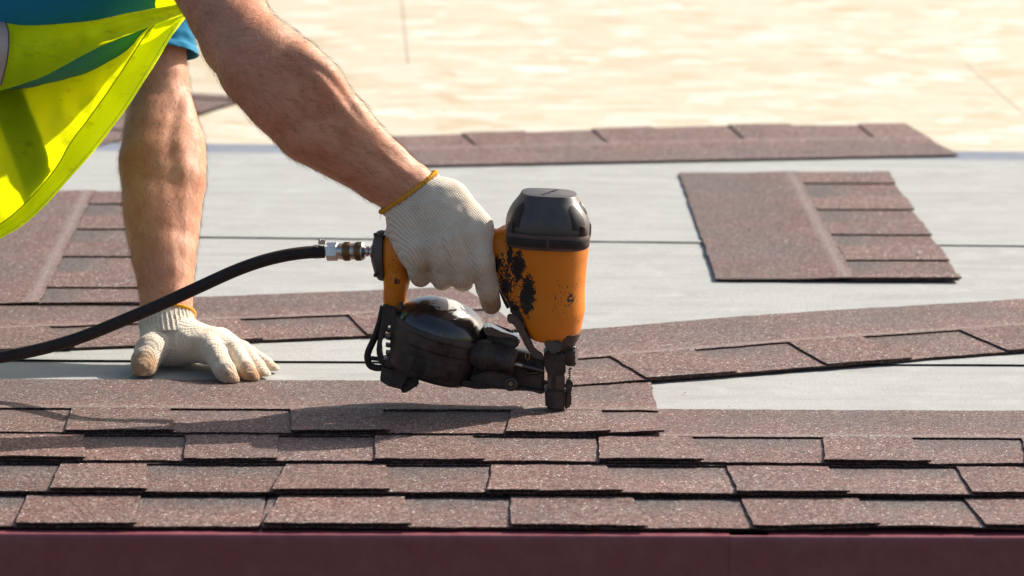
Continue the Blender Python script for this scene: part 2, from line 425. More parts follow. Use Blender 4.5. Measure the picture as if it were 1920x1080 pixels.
def lid_mat():
    q = NT('gloss_black'); w_ = q.attr('painted_glare'); n = q.noise(150, 6, .75); n2 = q.noise(40, 4, .6)
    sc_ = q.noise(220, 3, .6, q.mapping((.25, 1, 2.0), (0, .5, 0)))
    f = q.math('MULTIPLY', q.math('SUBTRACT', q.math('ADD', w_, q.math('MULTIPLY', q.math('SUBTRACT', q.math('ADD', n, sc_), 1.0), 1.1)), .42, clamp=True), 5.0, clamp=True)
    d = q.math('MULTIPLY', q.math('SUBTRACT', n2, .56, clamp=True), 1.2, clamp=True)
    c = q.mix(d, (.011, .009, .009), (.10, .075, .055)); c = q.mix(f, c, q.mix(n, (.34, .33, .31), (.58, .57, .54)))  # pale glare mixed into the black colour through the mask
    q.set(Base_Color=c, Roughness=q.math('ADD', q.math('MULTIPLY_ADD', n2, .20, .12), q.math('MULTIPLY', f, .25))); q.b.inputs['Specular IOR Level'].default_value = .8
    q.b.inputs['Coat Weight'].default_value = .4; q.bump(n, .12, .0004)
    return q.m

MAT = dict(
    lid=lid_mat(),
    granule=granule_mat('mineral_granules', .95), felt=felt_mat(), osb=osb_mat(), orange=orange_mat(),
    fascia=plain('maroon_coated_steel', (.255, .063, .078), .40, 0, .55, .22, (.34, .16, .16), 60),
    rubber=plain('black_rubber', (.019, .012, .011), .58, 0, .35, .25, (.075, .055, .045), 45, 0, .4, 700),
    blackp=plain('dusty_black_plastic', (.022, .0145, .0125), .48, 0, .45, .62, (.125, .080, .060), 70, 0, .35, 800),
    cap=plain('satin_black_cap', (.036, .030, .0285), .46, 0, .85, .32, (.13, .092, .072), 60, .0, .2, 500),
    brownp=plain('dusty_rubber_bumper', (.070, .043, .034), .6, 0, .4, .5, (.17, .11, .08), 60, 0, .3, 600),
    gloss=plain('gloss_black', (.012, .010, .010), .20, 0, .8, .14, (.10, .075, .055), 45, .6, .10, 120),
    steel=plain('bright_steel', (.62, .60, .57), .24, 1.0, .5, .25, (.30, .22, .15), 140),
    darksteel=plain('dark_steel', (.12, .105, .095), .36, 1.0, .5, .3, (.10, .07, .05), 120),
    brass=plain('tarnished_brass', (.30, .19, .105), .42, 1.0, .5, .5, (.10, .062, .040), 160, 0, .3, 500),
    skin=skin_mat(), knit=knit_mat(), trim=plain('yellow_yarn', (.74, .36, .035), .9, 0, .1, 0, nscale=300, bump=.8, bscale=900),
    tee=cloth_mat('teal_jersey', (.008, .205, .37), .02, (.01, .20, .36), .9, 900, .2),
    vest=cloth_mat('hi_vis_fabric', (.60, .92, .006), .60, (.92, .93, .004), .55, 1300, 0, 3.0),
    tape=plain('reflective_tape', (.60, .49, .43), .45, .2, .5, 0, nscale=30, bump=.2, bscale=1200),
    denim=cloth_mat('dark_work_cloth', (.03, .04, .065)), leather=plain('boot_leather', (.06, .035, .02), .6),
    hair=plain('brown_hair', (.125, .060, .034), .55), seam=plain('olive_stitching', (.40, .42, .008), .8), binding=plain('grey_binding', (.16, .12, .13), .8), label=plain('worn_sticker', (.75, .72, .62), .6, 0, .4, .2, (.5, .4, .25), 90),
    ylabel=plain('yellow_sticker', (.75, .43, .02), .5), wire=plain('brass_wire', (.65, .40, .12), .3, 1.0),
    ground=plain('garden_soil_and_grass', (.075, .08, .04), .95, 0, .1, .4, (.14, .11, .07), .35),
)

# ------------------------------------------------------------------ the roof: boards, felt, nailed courses, drip edge
def proj_y(x, y, z):
    d = np.array([x, y, z]) - CAM; return 540 - FPX * (d @ UPV) / (d @ FWD)
def wx(px, y, z=0.0):
    """x of the point that shows at pixel column px on the roof line at depth y, height z"""
    x = 0.0
    for _ in range(3): x = at_depth(px, proj_y(x, y, z), y)[0]
    return x
def wob(x, seed, scale, amp):
    return np.array([amp * mnoise.noise((float(q) * scale, seed * 7.31, seed * 1.7)) for q in np.ravel(x)]).reshape(np.shape(x))

def slab(xl, xr, d0, d1, zt, zb, frame, seed=0, step=.005, nd=6, jit=.0007, band=None, nail=None, edges=(1, 1, 1, 1)):
    """thin sheet between xl(t) and xr(t), d0..d1, with rough cut edges; frame maps (x, d, z) to space"""
    rng = np.random.RandomState(int(seed * 977) % 2 ** 31)
    t = np.linspace(0, 1, nd + 1); L = np.array([xl(q) for q in t]); R_ = np.array([xr(q) for q in t])
    nx = max(2, int((R_ - L).max() / step)); u = np.linspace(0, 1, nx + 1)
    X = L[:, None] + (R_ - L)[:, None] * u[None]; Dd = (d0 + (d1 - d0) * t)[:, None] + 0 * X
    def j(n): q = rng.randn(n + 4); return jit * .7 * (q[2:-2] + np.convolve(q, np.ones(5) / 2.2, 'valid'))
    if edges[0]: Dd[0] += j(nx + 1)
    if edges[1]: Dd[-1] += j(nx + 1)
    if edges[2]: X[:, 0] += j(nd + 1)
    if edges[3]: X[:, -1] += j(nd + 1)
    ZT = zt(X, Dd); ZB = zb(X, Dd)
    V = []; F = []; A = []; E = []; NL = []
    n0 = (nd + 1) * (nx + 1)
    for P in np.stack([X, Dd, ZT], -1).reshape(-1, 3): V.append(P)
    A += list((band(X, Dd) if band else np.zeros_like(X)).ravel()); E += [0.0] * n0
    NL += list((nail(X, Dd) if nail else np.zeros_like(X)).ravel())
    I = lambda a, b: a * (nx + 1) + b
    F += [(I(a, b), I(a, b + 1), I(a + 1, b + 1), I(a + 1, b)) for a in range(nd) for b in range(nx)]
    ring = [(0, b) for b in range(nx)] + [(a, nx) for a in range(nd)] + [(nd, b) for b in range(nx, 0, -1)] + [(a, 0) for a in range(nd, 0, -1)]
    k = len(ring)
    for a, b in ring: V.append((X[a, b], Dd[a, b], ZT[a, b]))
    for a, b in ring: V.append((X[a, b] , Dd[a, b], ZB[a, b]))
    A += [0.0] * 2 * k; E += [1.0] * 2 * k; NL += [0.0] * 2 * k
    F += [(n0 + q, n0 + k + q, n0 + k + (q + 1) % k, n0 + (q + 1) % k) for q in range(k)]
    F.append(tuple(n0 + k + q for q in range(k))[::-1])
    return [frame(*p) for p in V], F, A, E, NL
def slab_mesh(parts):
    V = []; F = []; A = []; E = []; NL = []
    for v, f, a, e, n in parts:
        o = len(V); V += v; F += [tuple(i + o for i in q) for q in f]; A += a; E += e; NL += n
    me = mesh_from(V, F); set_attr(me, 'band', A); set_attr(me, 'edge', E); set_attr(me, 'nail', NL); return me

TH = .0024                                      # one ply
def make_shingle(x0, x1, tabs, lift, frame, seed, parent, off, name='shingle', depth=.336, expo=.1455, curl=.0012, nd_tab=5, detail=.005, bend=None, bandw=.85, upamp=1.0):
    """architectural shingle: backing strip and headlap in one mesh, each dragon tooth a tab of its own"""
    ln = depth
    def bot(X, Dd):
        z = lift * np.clip(1 - Dd / ln, 0, 1) + wob(X, seed, 9, curl) * np.clip(1.0 - Dd / .16, 0, 1) + curl * np.clip(1.0 - Dd / .16, 0, 1)
        return z + (bend(X, Dd) if bend else 0)
    dr = lambda Dd: TH * np.clip((Dd - .16) / .07, 0, 1)
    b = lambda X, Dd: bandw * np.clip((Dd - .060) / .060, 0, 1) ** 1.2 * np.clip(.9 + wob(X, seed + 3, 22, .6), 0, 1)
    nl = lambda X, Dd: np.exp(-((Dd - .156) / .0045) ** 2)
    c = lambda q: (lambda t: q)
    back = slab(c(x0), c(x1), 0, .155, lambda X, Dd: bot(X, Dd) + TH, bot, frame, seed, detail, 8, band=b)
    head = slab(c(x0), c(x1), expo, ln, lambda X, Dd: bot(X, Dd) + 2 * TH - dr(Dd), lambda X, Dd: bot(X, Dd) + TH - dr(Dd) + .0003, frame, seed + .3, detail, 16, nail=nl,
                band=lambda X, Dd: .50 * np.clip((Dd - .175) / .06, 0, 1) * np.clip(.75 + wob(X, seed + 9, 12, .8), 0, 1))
    o = link(name, slab_mesh([back, head]), MAT['granule'], parent, off)
    for i, (bl, br, tl, tr) in enumerate(tabs):
        bl, br, tl, tr = max(bl, x0 - .002), min(br, x1 + .002), max(tl, x0 - .002), min(tr, x1 + .002)
        up = .0007 + .0012 * random.random()
        up *= upamp
        L = lambda t: bl + (tl - bl) * t; R_ = lambda t: br + (tr - br) * t
        td = slab(L, R_, -.0015, expo - .0004, lambda X, Dd: bot(X, Dd) + 2 * TH + up * np.clip(1 - Dd / .08, 0, 1), lambda X, Dd: bot(X, Dd) + TH + .0002 + up * np.clip(1 - Dd / .08, 0, 1), frame, seed + i * .11 + .5, detail, nd_tab)
        t_ = link('tab', slab_mesh([td]), MAT['granule'], o, None if off is None else off)
    return o

random.seed(4)
roof = tag(empty('roof'), kind='structure')
roof['label'] = 'low roof slope of strand board, grey felt and brown shingles'

# strand boards, each a sheet of its own, laid in staggered rows; rows follow the slightly skewed line of the felt
SK = math.radians(1.5)
def skew(ox, oy):
    c, s = math.cos(SK), math.sin(SK)
    return lambda x, d, z: (ox + x * c - d * s, oy + x * s + d * c, z)
jn = on_roof(765, 118, 0); jn2 = on_roof(1830, 139, 0)
board_top = -.0012
def board(fr, x0, x1, d0, d1, seed):
    zt = lambda X, D_: board_top + wob(X, seed, 1.3, .0015) * 0 + 0 * X
    v = slab(lambda t: x0 + .0009, lambda t: x1 - .0009, d0 + .0006, d1 - .0006, zt, lambda X, D_: board_top - .015 + 0 * X, fr, seed, .25, 4, 0)
    return link('strand_board', slab_mesh([v]), MAT['osb'], roof)
frA = skew(jn[0], jn[1]); W, Hh = 1.22, 2.44
row_off = {0: 0.0, -1: 1.10, 1: 1.22, -2: .0, 2: .35, -3: 1.1}
for r, o_ in row_off.items():
    for k in (-2, -1, 0, 1):
        board(frA, o_ + k * Hh, o_ + (k + 1) * Hh, r * W, (r + 1) * W, r * 10 + k)
board(lambda x, d, z: (x, d, z - .0005), -2.6, 2.6, -.02, .42, 77)

# felt underlayment, three lapped strips
def felt(pL, pR, depth, zt, seed, band=0.0):
    a = on_roof(*pL, zt); b = on_roof(*pR, zt); e = (b - a) / np.linalg.norm(b - a); p = np.array([-e[1], e[0], 0])
    fr = lambda x, d, z: tuple(a + e * x + p * d + np.array([0, 0, z - a[2] + 0]))
    za = zt
    f_ = slab(lambda t: -1.7, lambda t: 2.9, 0, depth, lambda X, D_: za + wob(X + 1.3 * D_, seed, 3.1, .0004) + .0006 * np.exp(-D_ / .05) + wob(X, seed + 2, 14, .0003) * np.exp(-D_ / .05), lambda X, D_: za - .0017 + 0 * X, fr, seed, .02, 24, .0004,
              band=(lambda X, D_: np.clip((D_ - depth + band) / .012, 0, 1)) if band else None)
    return link('felt_strip', slab_mesh([f_]), MAT['felt'], roof)
F1 = slab(lambda t: -2.4, lambda t: 2.5, .004, 1.0, lambda X, D_: .0003 + 0 * X, lambda X, D_: -.0008 + 0 * X, lambda x, d, z: (x, d, z), 3, .05, 12, .0004)
link('felt_strip', slab_mesh([F1]), MAT['felt'], roof)
felt((0, 675), (1920, 684), 1.0, .0024, 5)
felt((380, 444.5), (1920, 461), .985, .0041, 8, .095)

# nailed courses at the eave: pixel columns of every tooth (bottom left, bottom right, top left, top right) at its own course
ROW_Y = [-.0225, .1165, .2635, .4120]; LIFT = [.0006, .0062, .0084, .0084]
TEETH = [
    [(-440, -205, -420, -200), (30, 255, 52, 262), (495, 772, 522, 757), (957, 1215, 957, 1185), (1412, 1650, 1390, 1605), (1850, 2090, 1805, 2040)],
    [(-330, -120, -300, -118), (93, 275, 117, 277), (512, 735, 536, 725), (912, 1168, 922, 1137), (1382, 1590, 1362, 1550), (1822, 2040, 1793, 2000)],
    [(-60, 160, -45, 157), (345, 522, 348, 523), (702, 907, 700, 885), (1125, 1320, 1122, 1295), (1545, 1745, 1540, 1710), (1925, 2110, 1918, 2080)],
    [(-400, -210, -380, -205), (123, 325, 135, 320), (545, 732, 547, 718), (950, 1143, 960, 1127)],
]
JOINT = [(494, 1), (1008, 1), (1122, 1), (1240, 0)]
flat = lambda x, d, z: (x, d, z)
for k in range(4):
    y0 = ROW_Y[k]; zt = LIFT[k] + 2 * TH
    T = []
    for bl, br, tl, tr in TEETH[k]:
        T.append((wx(bl, y0, zt), wx(br, y0, zt), wx(tl, y0 + .145, zt - .4 * LIFT[k]), wx(tr, y0 + .145, zt - .4 * LIFT[k])))
    while T[0][0] > -1.5: a = T[0]; T.insert(0, tuple(q - .25 + .01 * random.random() for q in a))
    if k < 3:
        while T[-1][1] < 1.55: a = T[-1]; T.append(tuple(q + .25 - .01 * random.random() for q in a))
    jx = wx(JOINT[k][0], y0 + .07, zt)
    cuts = [jx - 2, jx - 1, jx] + ([jx + 1, jx + 2] if JOINT[k][1] else [])
    for i in range(len(cuts) - 1):
        a, b = cuts[i] + .0006, cuts[i + 1] - .0006
        if b < -1.5 or a > 1.6: continue
        tt = [t for t in T if t[1] > a + .004 and t[0] < b - .004]
        fr = (lambda yy, hh: lambda x, d, z: (x, yy + d + .0016 * mnoise.noise((float(x) * 2.2, (k + 11) * 7.31, 3.3)), z + .0008))(y0, 0)
        bend = None
        if k == 3 and i == len(cuts) - 2:       # loose corner that has not been pressed down yet, its top edge sits up on the felt
            bend = lambda X, D_: .0045 * np.clip((X - (b - .11)) / .11, 0, 1) ** 1.5 * np.clip(1 - D_ / .12, 0, 1)
        if k == 0:
            bend = lambda X, D_: .0035 * np.exp(-((X - .47) / .09) ** 2) * np.clip(1 - D_ / .1, 0, 1)
        make_shingle(a, b, tt, LIFT[k], fr, 3.7 * k + i + 1, roof, None, bend=bend, detail=.004, bandw=[.95, .8, .7, .6][k], depth=.356 if k == 3 else .336)

# drip edge: folded maroon steel under the first course, two lengths that lap
def drip(x0, x1, dy):
    prof = [(.09, -.0002), (-.0325, -.0002)]
    for i in range(7):
        a = math.pi / 2 * i / 6; prof.append((-.0335 - .0040 * math.sin(a) + dy, -.0042 + .0040 * math.cos(a)))
    prof += [(-.0375 + dy, -.012), (-.0369 + dy, -.030), (-.0371 + dy, -.060), (-.0369 + dy, -.105), (-.044 + dy, -.113), (-.0425 + dy, -.1145), (-.034 + dy, -.106), (-.034 + dy, -.008), (-.027, -.0035), (.09, -.003)]
    nx = 60; V = []; n = len(prof)
    for i in range(nx + 1):
        x = x0 + (x1 - x0) * i / nx
        o = .0006 * mnoise.noise((x * 3.1, 5.5, 0))
        V += [(x, y + o, z) for y, z in prof]
    F = [(i * n + j, i * n + (j + 1) % n, (i + 1) * n + (j + 1) % n, (i + 1) * n + j) for i in range(nx) for j in range(n)]
    F += [tuple(range(n))[::-1], tuple(nx * n + j for j in range(n))]
    me = mesh_from(V, F); me.set_sharp_from_angle(angle=math.radians(50))
    return link('drip_edge', me, MAT['fascia'], roof)
jx = wx(1368, -.0375, -.03)
drip(-2.5, jx + .04, 0.0); drip(jx, 2.5, -.0009)
bm = bmesh.new(); bmesh.ops.create_cube(bm, size=1, matrix=Matrix.Translation((0, .004, -.13)) @ Matrix.Diagonal((5.2, .03, .22, 1)))
link('fascia_board', bm_mesh(bm), MAT['fascia'], roof)
bm = bmesh.new(); bmesh.ops.create_grid(bm, x_segments=2, y_segments=2, size=900)
g = tag(link('ground', bm_mesh(bm), MAT['ground']), kind='structure'); g.location.z = -3.2

# ------------------------------------------------------------------ loose shingles lying on the felt and boards
def loose(label, O, ex, tabs, seed, lift=.0016, z=.0, flip=1, x0=0.0, x1=1.0, bend=None, depth=.336, detail=.006, bandw=.7, upamp=.15):
    ex = np.array(ex, float); ex /= np.linalg.norm(ex); ed = flip * np.array([-ex[1], ex[0], 0])
    root = tag(empty('shingle', tuple(O)), label, 'shingle', 'loose shingles')
    fr = lambda x, d, q: tuple(ex * x + ed * d + np.array([0, 0, q + z]))
    o = make_shingle(x0, x1, tabs, lift, fr, seed, root, None, name='strip', curl=.0004, bend=bend, detail=detail, depth=depth, bandw=bandw, upamp=upamp)
    for ch in list(o.children): pass
    return root
def std(n0=.0, w1=.13, sl=.008, lean=0.0, per=.25):
    return [(n0 + per * i, n0 + per * i + w1, n0 + per * i + sl + lean, n0 + per * i + w1 - sl + lean) for i in range(-1, 5)]

# long strip at the right, lying askew behind the nailer
zf = .0026; zt = zf + .006
A = on_roof(1150, 713, zt); B = on_roof(1885, 657, zt); ex = (B - A) / np.linalg.norm(B - A); nrm = np.array([-ex[1], ex[0], 0])
O = A - ex * .075; O[2] = zf       # its left end stops behind the nose of the nailer
def loc(px, py): q = on_roof(px, py, zt) - O; return q @ ex
T1 = [(loc(1215, 710), loc(1385, 697), loc(1137, 663), loc(1290, 652)), (loc(1555, 684), loc(1716, 672), loc(1477, 642), loc(1615, 632)), (loc(1890, 657), loc(2060, 645), loc(1806, 620), loc(1960, 610))]
T1 = [(a[0] - .225, a[1] - .225, a[2] - .225, a[3] - .225) for a in T1[:1]] + T1 + [tuple(q + .235 for q in T1[-1])]
loose('long brown shingle lying askew on grey felt to the right of the nailer', O, ex, T1, 21, .0012, bend=lambda X, D_: .004 * np.exp(-((X - .45) / .25) ** 2) * np.clip(D_ / .336, 0, 1))
# long strip at the left, under the supporting hand
A = on_roof(0, 655, zt); B = on_roof(690, 626, zt); ex = (B - A) / np.linalg.norm(B - A)
E_ = on_roof(985, 613, zt); O = A + ex * ((E_ - A) @ ex - 1.0); O[2] = zf
T2 = [(loc(690, 626), loc(858, 619), loc(647, 584), loc(800, 576)), (loc(330, 641), loc(492, 634), loc(302, 595), loc(440, 590)), (loc(-30, 656), loc(140, 649), loc(-40, 612), loc(88, 606)), (loc(-390, 672), loc(-230, 665), loc(-390, 630), loc(-260, 622))]
loose('long brown shingle on grey felt crossing behind the flat gloved hand', O, ex, T2, 33, .0012)
# strip pointing up the slope at the right
zf2 = .0050; zt = zf2 + .005
a = on_roof(1800, 521, zt); b = on_roof(1662, 320, zt); ex = (b - a) / np.linalg.norm(b - a); a = a - ex * .0; a[2] = zf2
R_TABS = [(q, q + .125, q + .004, q + .121) for q in (-.10, .145, .372, .612, .885)]
loose('brown shingle pointing up the slope on grey felt, alone at the right', a, ex, R_TABS, 41, .0010, flip=1, x1=1.015, bandw=.9, detail=.008)
# strip pointing up the slope at the left
a = on_roof(293, 548, zt); b = on_roof(293 + .44 * 200, 548 - 200, zt)
c0 = on_roof(92, 518, zt); c1 = on_roof(175, 352, zt); ex = (c1 - c0) / np.linalg.norm(c1 - c0); nrm = np.array([-ex[1], ex[0], 0])
a = c0 - nrm * .150 - ex * .20; a[2] = zf2 - .0008
L_TABS = [(q, q + .13, q + .004, q + .126) for q in (-.13, .115, .37, .615, .86)]
loose('brown shingle pointing up the slope, between the hi-vis vest and the bare forearm', a, ex, L_TABS, 52, .0010, flip=1, bandw=.9, detail=.008)
# strip with its teeth up the slope, along the top edge of the felt
zt = .012
a = on_roof(1797, 286, zt); b = on_roof(790, 306, zt); ex = (a - b) / np.linalg.norm(a - b)
nrm = np.array([-ex[1], ex[0], 0]); O = a + nrm * .336 - ex * 1.0; O[2] = .0062
def loc(px, py): q = on_roof(px, py, .02) - O; return q @ ex
T5 = [(loc(p0, 245), loc(p1, 245), loc(p0 + 25, 262), loc(p1 + 40, 262)) for p0, p1 in ((560, 700), (868, 990), (1120, 1235), (1385, 1505), (1640, 1800))]
loose('brown shingle with its teeth up the slope at the blue edge of the felt', O, ex, T5, 63, .0012, flip=-1, detail=.008, bandw=.2, upamp=.1,
      bend=lambda X, D_: .006 * np.exp(-((X - .68) / .30) ** 2) * np.clip(1 - D_ / .30, 0, 1) ** 1.2 + .0015 * np.clip(1 - D_ / .3, 0, 1) * np.clip(X / .3, 0, 1))
# strip on the boards behind the forearms
tip = on_roof(446, 188, .006); q1 = on_roof(365, 214, .006); q2 = on_roof(200, 268, .006)
ex = (tip - q2) / np.linalg.norm(tip - q2); O = tip - ex * 1.0; O[2] = .0008
loose('brown shingle lying crooked on the strand boards behind the bare arms', O, ex, std(.06), 71, .0012, detail=.01, bandw=.4)

# pale granule flecks and crumbs on the shingles; the first is painted sunlight
Vd = []; Fd = []
rr = random.Random(8)
for px, py, y, z, sx in [(630, 762, 0, .0125, .0035), (236, 763, 0, .0125, .003), (1630, 817, 0, .0125, .003), (505, 786, 0, .012, .0022), (1368, 762, 0, .004, .0016), (1285, 736, 0, .0025, .002), (1000, 575, 0, .012, .002)] + \
        [(rr.uniform(0, 1900), rr.uniform(560, 705), 0, .009, rr.uniform(.0008, .0016)) for _ in range(14)]:
    c = on_roof(px, py, z); o = len(Vd)
    Vd += [tuple(c + np.array([sx * math.cos(q * 1.05) * rr.uniform(.7, 1.2), sx * .7 * math.sin(q * 1.05), 0])) for q in range(6)] + [tuple(c + np.array([0, 0, sx * .5])), tuple(c - np.array([0, 0, sx * .3]))]
    for q in range(6): Fd += [(o + q, o + (q + 1) % 6, o + 6), (o + (q + 1) % 6, o + q, o + 7)]
tag(link('debris_and_light_fleck', mesh_from(Vd, Fd, False), plain('pale_crumb_and_light_fleck', (.62, .58, .52), .8)), 'pale crumbs and a painted light fleck scattered on the shingles', None, None, 'stuff')

# ------------------------------------------------------------------ nail gun
GS = .565                                        # depth of the tool's middle plane
base = on_roof(1040, 762, .014); base[1] = GS
YS = .000125                                      # the tool is turned a little: its rear end lies further from the eave
def G(px, py, w=0.0): return at_depth(px, py, GS + (1045 - px) * YS) + np.array([0, w, 0])
def GW(px, py, w=0.0): return at_depth(px, py, GS + (1045 - px) * YS + w)
MPP = np.linalg.norm(G(1000, 500) - G(1100, 500)) / 100      # metres per photo pixel at the tool
gun = tag(empty('nail_gun', tuple(base)), 'scuffed orange and black air nailer held upright on the shingles by a gloved hand', 'nail gun')

def part(name, me, mat, parent=None, off=base): return link(name, me, MAT[mat] if isinstance(mat, str) else mat, parent or gun, off)
def extr(poly, w0, w1, bev=.0012, seg=2, front=None):
    """profile in photo pixels, front face at depth w0, extruded back to w1, edges rounded"""
    bm = bmesh.new(); P = [GW(x, y, w0) for x, y in poly]
    a = [bm.verts.new(p) for p in P]; b = [bm.verts.new(p + np.array([0, w1 - w0, 0])) for p in P]; n = len(P)
    bm.faces.new(a); bm.faces.new(b[::-1])
    for i in range(n): bm.faces.new((a[i], b[i], b[(i + 1) % n], a[(i + 1) % n]))
    if bev: bmesh.ops.bevel(bm, geom=bm.edges[:], offset=bev, segments=seg, affect='EDGES', clamp_overlap=True)
    bmesh.ops.triangulate(bm, faces=[f for f in bm.faces if len(f.verts) > 4])
    return bm_mesh(bm, 32)
def arc_patch(a, b, rad, a0, a1, t0, t1, off, th, expo=2.0, sx=1.0, n=18, m=4, t0f=None, t1f=None):
    """raised plate that follows a turned body a->b between two angles (degrees, front is 270)"""
    a = np.array(a, float); b = np.array(b, float); ax = b - a; L = np.linalg.norm(ax); ax /= L
    u = np.array([1.0, 0, 0]); u -= ax * (u @ ax); u /= np.linalg.norm(u); v = np.cross(ax, u)
    def pt(t, q, r):
        c, s = math.cos(q), math.sin(q); f = 1 / (abs(c) ** expo + abs(s) ** expo) ** (1 / expo)
        return a + ax * L * t + (u * c * sx + v * s) * r * f
    V = []; F = []
    for lay in (off + th, off - .003):
        for i in range(m + 1):
            for j in range(n + 1):
                q0 = j / n; q = math.radians(a0 + (a1 - a0) * q0)
                lo = t0f(q0) if t0f else t0; hi = t1f(q0) if t1f else t1; t = lo + (hi - lo) * i / m
                rim = 0 if lay < 0 or (0 < i < m and 0 < j < n) else -.35 * th
                V.append(pt(t, q, rad(t) + lay + rim))
    I = lambda l, i, j: l * (m + 1) * (n + 1) + i * (n + 1) + j
    for i in range(m):
        for j in range(n):
            F.append((I(0, i, j), I(0, i, j + 1), I(0, i + 1, j + 1), I(0, i + 1, j))); F.append((I(1, i, j), I(1, i + 1, j), I(1, i + 1, j + 1), I(1, i, j + 1)))
    for j in range(n):
        F.append((I(0, 0, j), I(1, 0, j), I(1, 0, j + 1), I(0, 0, j + 1))); F.append((I(0, m, j), I(0, m, j + 1), I(1, m, j + 1), I(1, m, j)))
    for i in range(m):
        F.append((I(0, i, 0), I(0, i + 1, 0), I(1, i + 1, 0), I(1, i, 0))); F.append((I(0, i, n), I(1, i, n), I(1, i + 1, n), I(0, i + 1, n)))
    bm = bmesh.new(); bv = [bm.verts.new(p) for p in V]
    for f in F: bm.faces.new([bv[i] for i in f])
    return bm_mesh(bm, 40)
px = MPP
# orange housing: motor cylinder, web, grip and rear post in one casting
fd = Field((G(690, 690)[0], GS - .070, G(1045, 690)[2]), (G(1125, 400)[0], GS + .12, G(1045, 400)[2]), .0015)
fd.chain([(G(1026, 425), 75 * px), (G(1026, 452), 73 * px), (G(1029, 488), 65 * px), (G(1033, 524), 58.5 * px), (G(1036, 570), 55 * px), (G(1037, 596), 51 * px), (G(1040, 612), 43 * px)], .012)
fd.cone(G(1012, 612, -.014), G(1021, 648, -.012), 20 * px, 8 * px, .012)
fd.chain([(G(932, 452, -.004), 20 * px), (G(948, 484, -.004), 23 * px), (G(966, 530, -.004), 24 * px), (G(980, 566, -.004), 24 * px)], .014, flat=((0, 1, 0), 1.15))
fd.cone(G(955, 447), G(1000, 470), 19 * px, 30 * px, .012)
fd.cone(G(736, 470), G(935, 458), 22 * px, 19.5 * px, .010)
fd.chain([(G(737, 458), 21 * px), (G(737, 490), 21.5 * px), (G(743, 526), 21 * px), (G(739, 556), 17 * px), (G(735, 585), 17 * px)], .010)
fd.cone(G(757, 500, .010), G(752, 565, .012), 12 * px, 9 * px, .008)
fd.cut(G(700, 575), G(716, 630) - G(722, 590), .003)
fd.cut(G(716, 500), (-1, 0, 0), .004)
fd.cut(G(1030, 424), (0, 0, 1), .002)
V, Q = fd.mesh(2)
me = mesh_from(V, Q)
def blob(P, c, r):
    d = (P - np.array(c)) / np.array(r); return np.clip(1.25 - np.sqrt((d ** 2).sum(1)), 0, 1)
c3 = lambda x, y, w, rx, ry, rw=.05: (GW(x, y, w), (rx * px, rw, ry * px))
w1 = np.max([1.1 * blob(V, *c3(990, 552, -.034, 17, 48)), blob(V, *c3(972, 498, -.030, 15, 40)), .95 * blob(V, *c3(957, 470, -.025, 9, 30)), 1.15 * blob(V, *c3(960, 585, -.024, 16, 30)), .9 * blob(V, *c3(931, 492, -.020, 15, 26)), .8 * blob(V, *c3(948, 540, -.020, 14, 30)),
             .85 * blob(V, *c3(743, 527, -.014, 9, 10)), .55 * blob(V, *c3(741, 545, -.014, 8, 7)), .5 * blob(V, *c3(1071, 560, -.03, 13, 15)), .45 * blob(V, *c3(1082, 609, -.03, 9, 9))], 0)
w2 = np.max([1.3 * blob(V, *c3(950, 520, -.02, 36, 70)), .65 * blob(V, *c3(1060, 565, -.03, 45, 60)), .6 * blob(V, *c3(738, 510, -.014, 24, 60))], 0)
set_attr(me, 'wear', np.stack([w1, w2, 0 * w1], 1), True)
part('housing', me, 'orange')

part('end_cap', lathe(G(722, 479), G(697, 479), [(0, .001), (0, 47 * px), (.25, 48 * px), (.5, 46 * px), (.72, 38 * px), (.88, 24 * px), (1, 14 * px), (1, .001)], 32, 2.2, .62, 50, side=(0, 1, 0)), 'cap')
for q, (yy, zz) in enumerate(((-.016, 440), (-.016, 516))):
    part('screw', lathe(GW(706, zz, yy), GW(701, zz, yy), [(0, .001), (0, 4 * px), (1, 3.4 * px), (1, .001)], 10), 'darksteel')
part('air_plug', lathe(G(701, 472), G(679, 470.5), [(0, .001), (0, 12.5 * px), (.22, 12.5 * px), (.25, 8 * px), (.38, 7.5 * px), (.42, 10 * px), (.60, 10 * px), (.64, 7 * px), (1, 7 * px), (1, .001)], 20), 'steel')
part('sticker', extr([(719, 446), (720, 434), (727, 428), (738, 428), (741, 436), (738, 449)], -.0115, .010, .003), 'label')
part('sticker', extr([(729, 450), (733, 436), (744, 433), (745, 450)], -.0135, .009, .003), 'ylabel')
part('grip_collar', lathe(G(912, 450), G(931, 451), [(0, .001), (0, 20 * px), (.1, 22 * px), (.9, 22 * px), (1, 20 * px), (1, .001)], 24), 'rubber')
part('grip_pad', lathe(G(770, 486), G(905, 478), [(0, .001), (0, 20 * px), (.03, 24 * px), (.97, 24 * px), (1, 20 * px), (1, .001)], 24), 'rubber')
# top cap
ca, cb = G(1026, 436), G(1030, 361)
CP = [(0, 77), (.06, 78.5), (.26, 78.5), (.38, 77), (.52, 73), (.66, 67.5), (.80, 60), (.905, 54.5), (.965, 52.5), (.995, 51), (1.0, 50)]
capr = lambda t: float(np.interp(t, [q[0] for q in CP], [q[1] for q in CP])) * px * .985
cap = part('cylinder_cap', lathe(ca, cb, [(0, .001)] + [(t, r * px * .985) for t, r in CP] + [(1.004, .001)], 96, 3.1, 1.0, 24), 'cap')
part('cap_slot', arc_patch(ca, cb, capr, 215, 232, .24, .80, .0, .0008, 3.1, n=8, t1f=lambda q: .42 + .40 * math.sin(math.pi * (.2 + .6 * q))), 'rubber')
part('cap_slot', arc_patch(ca, cb, capr, 301, 321, .24, .80, .0, .0008, 3.1, n=8, t1f=lambda q: .46 + .36 * math.sin(math.pi * (.25 + .7 * q))), 'rubber')
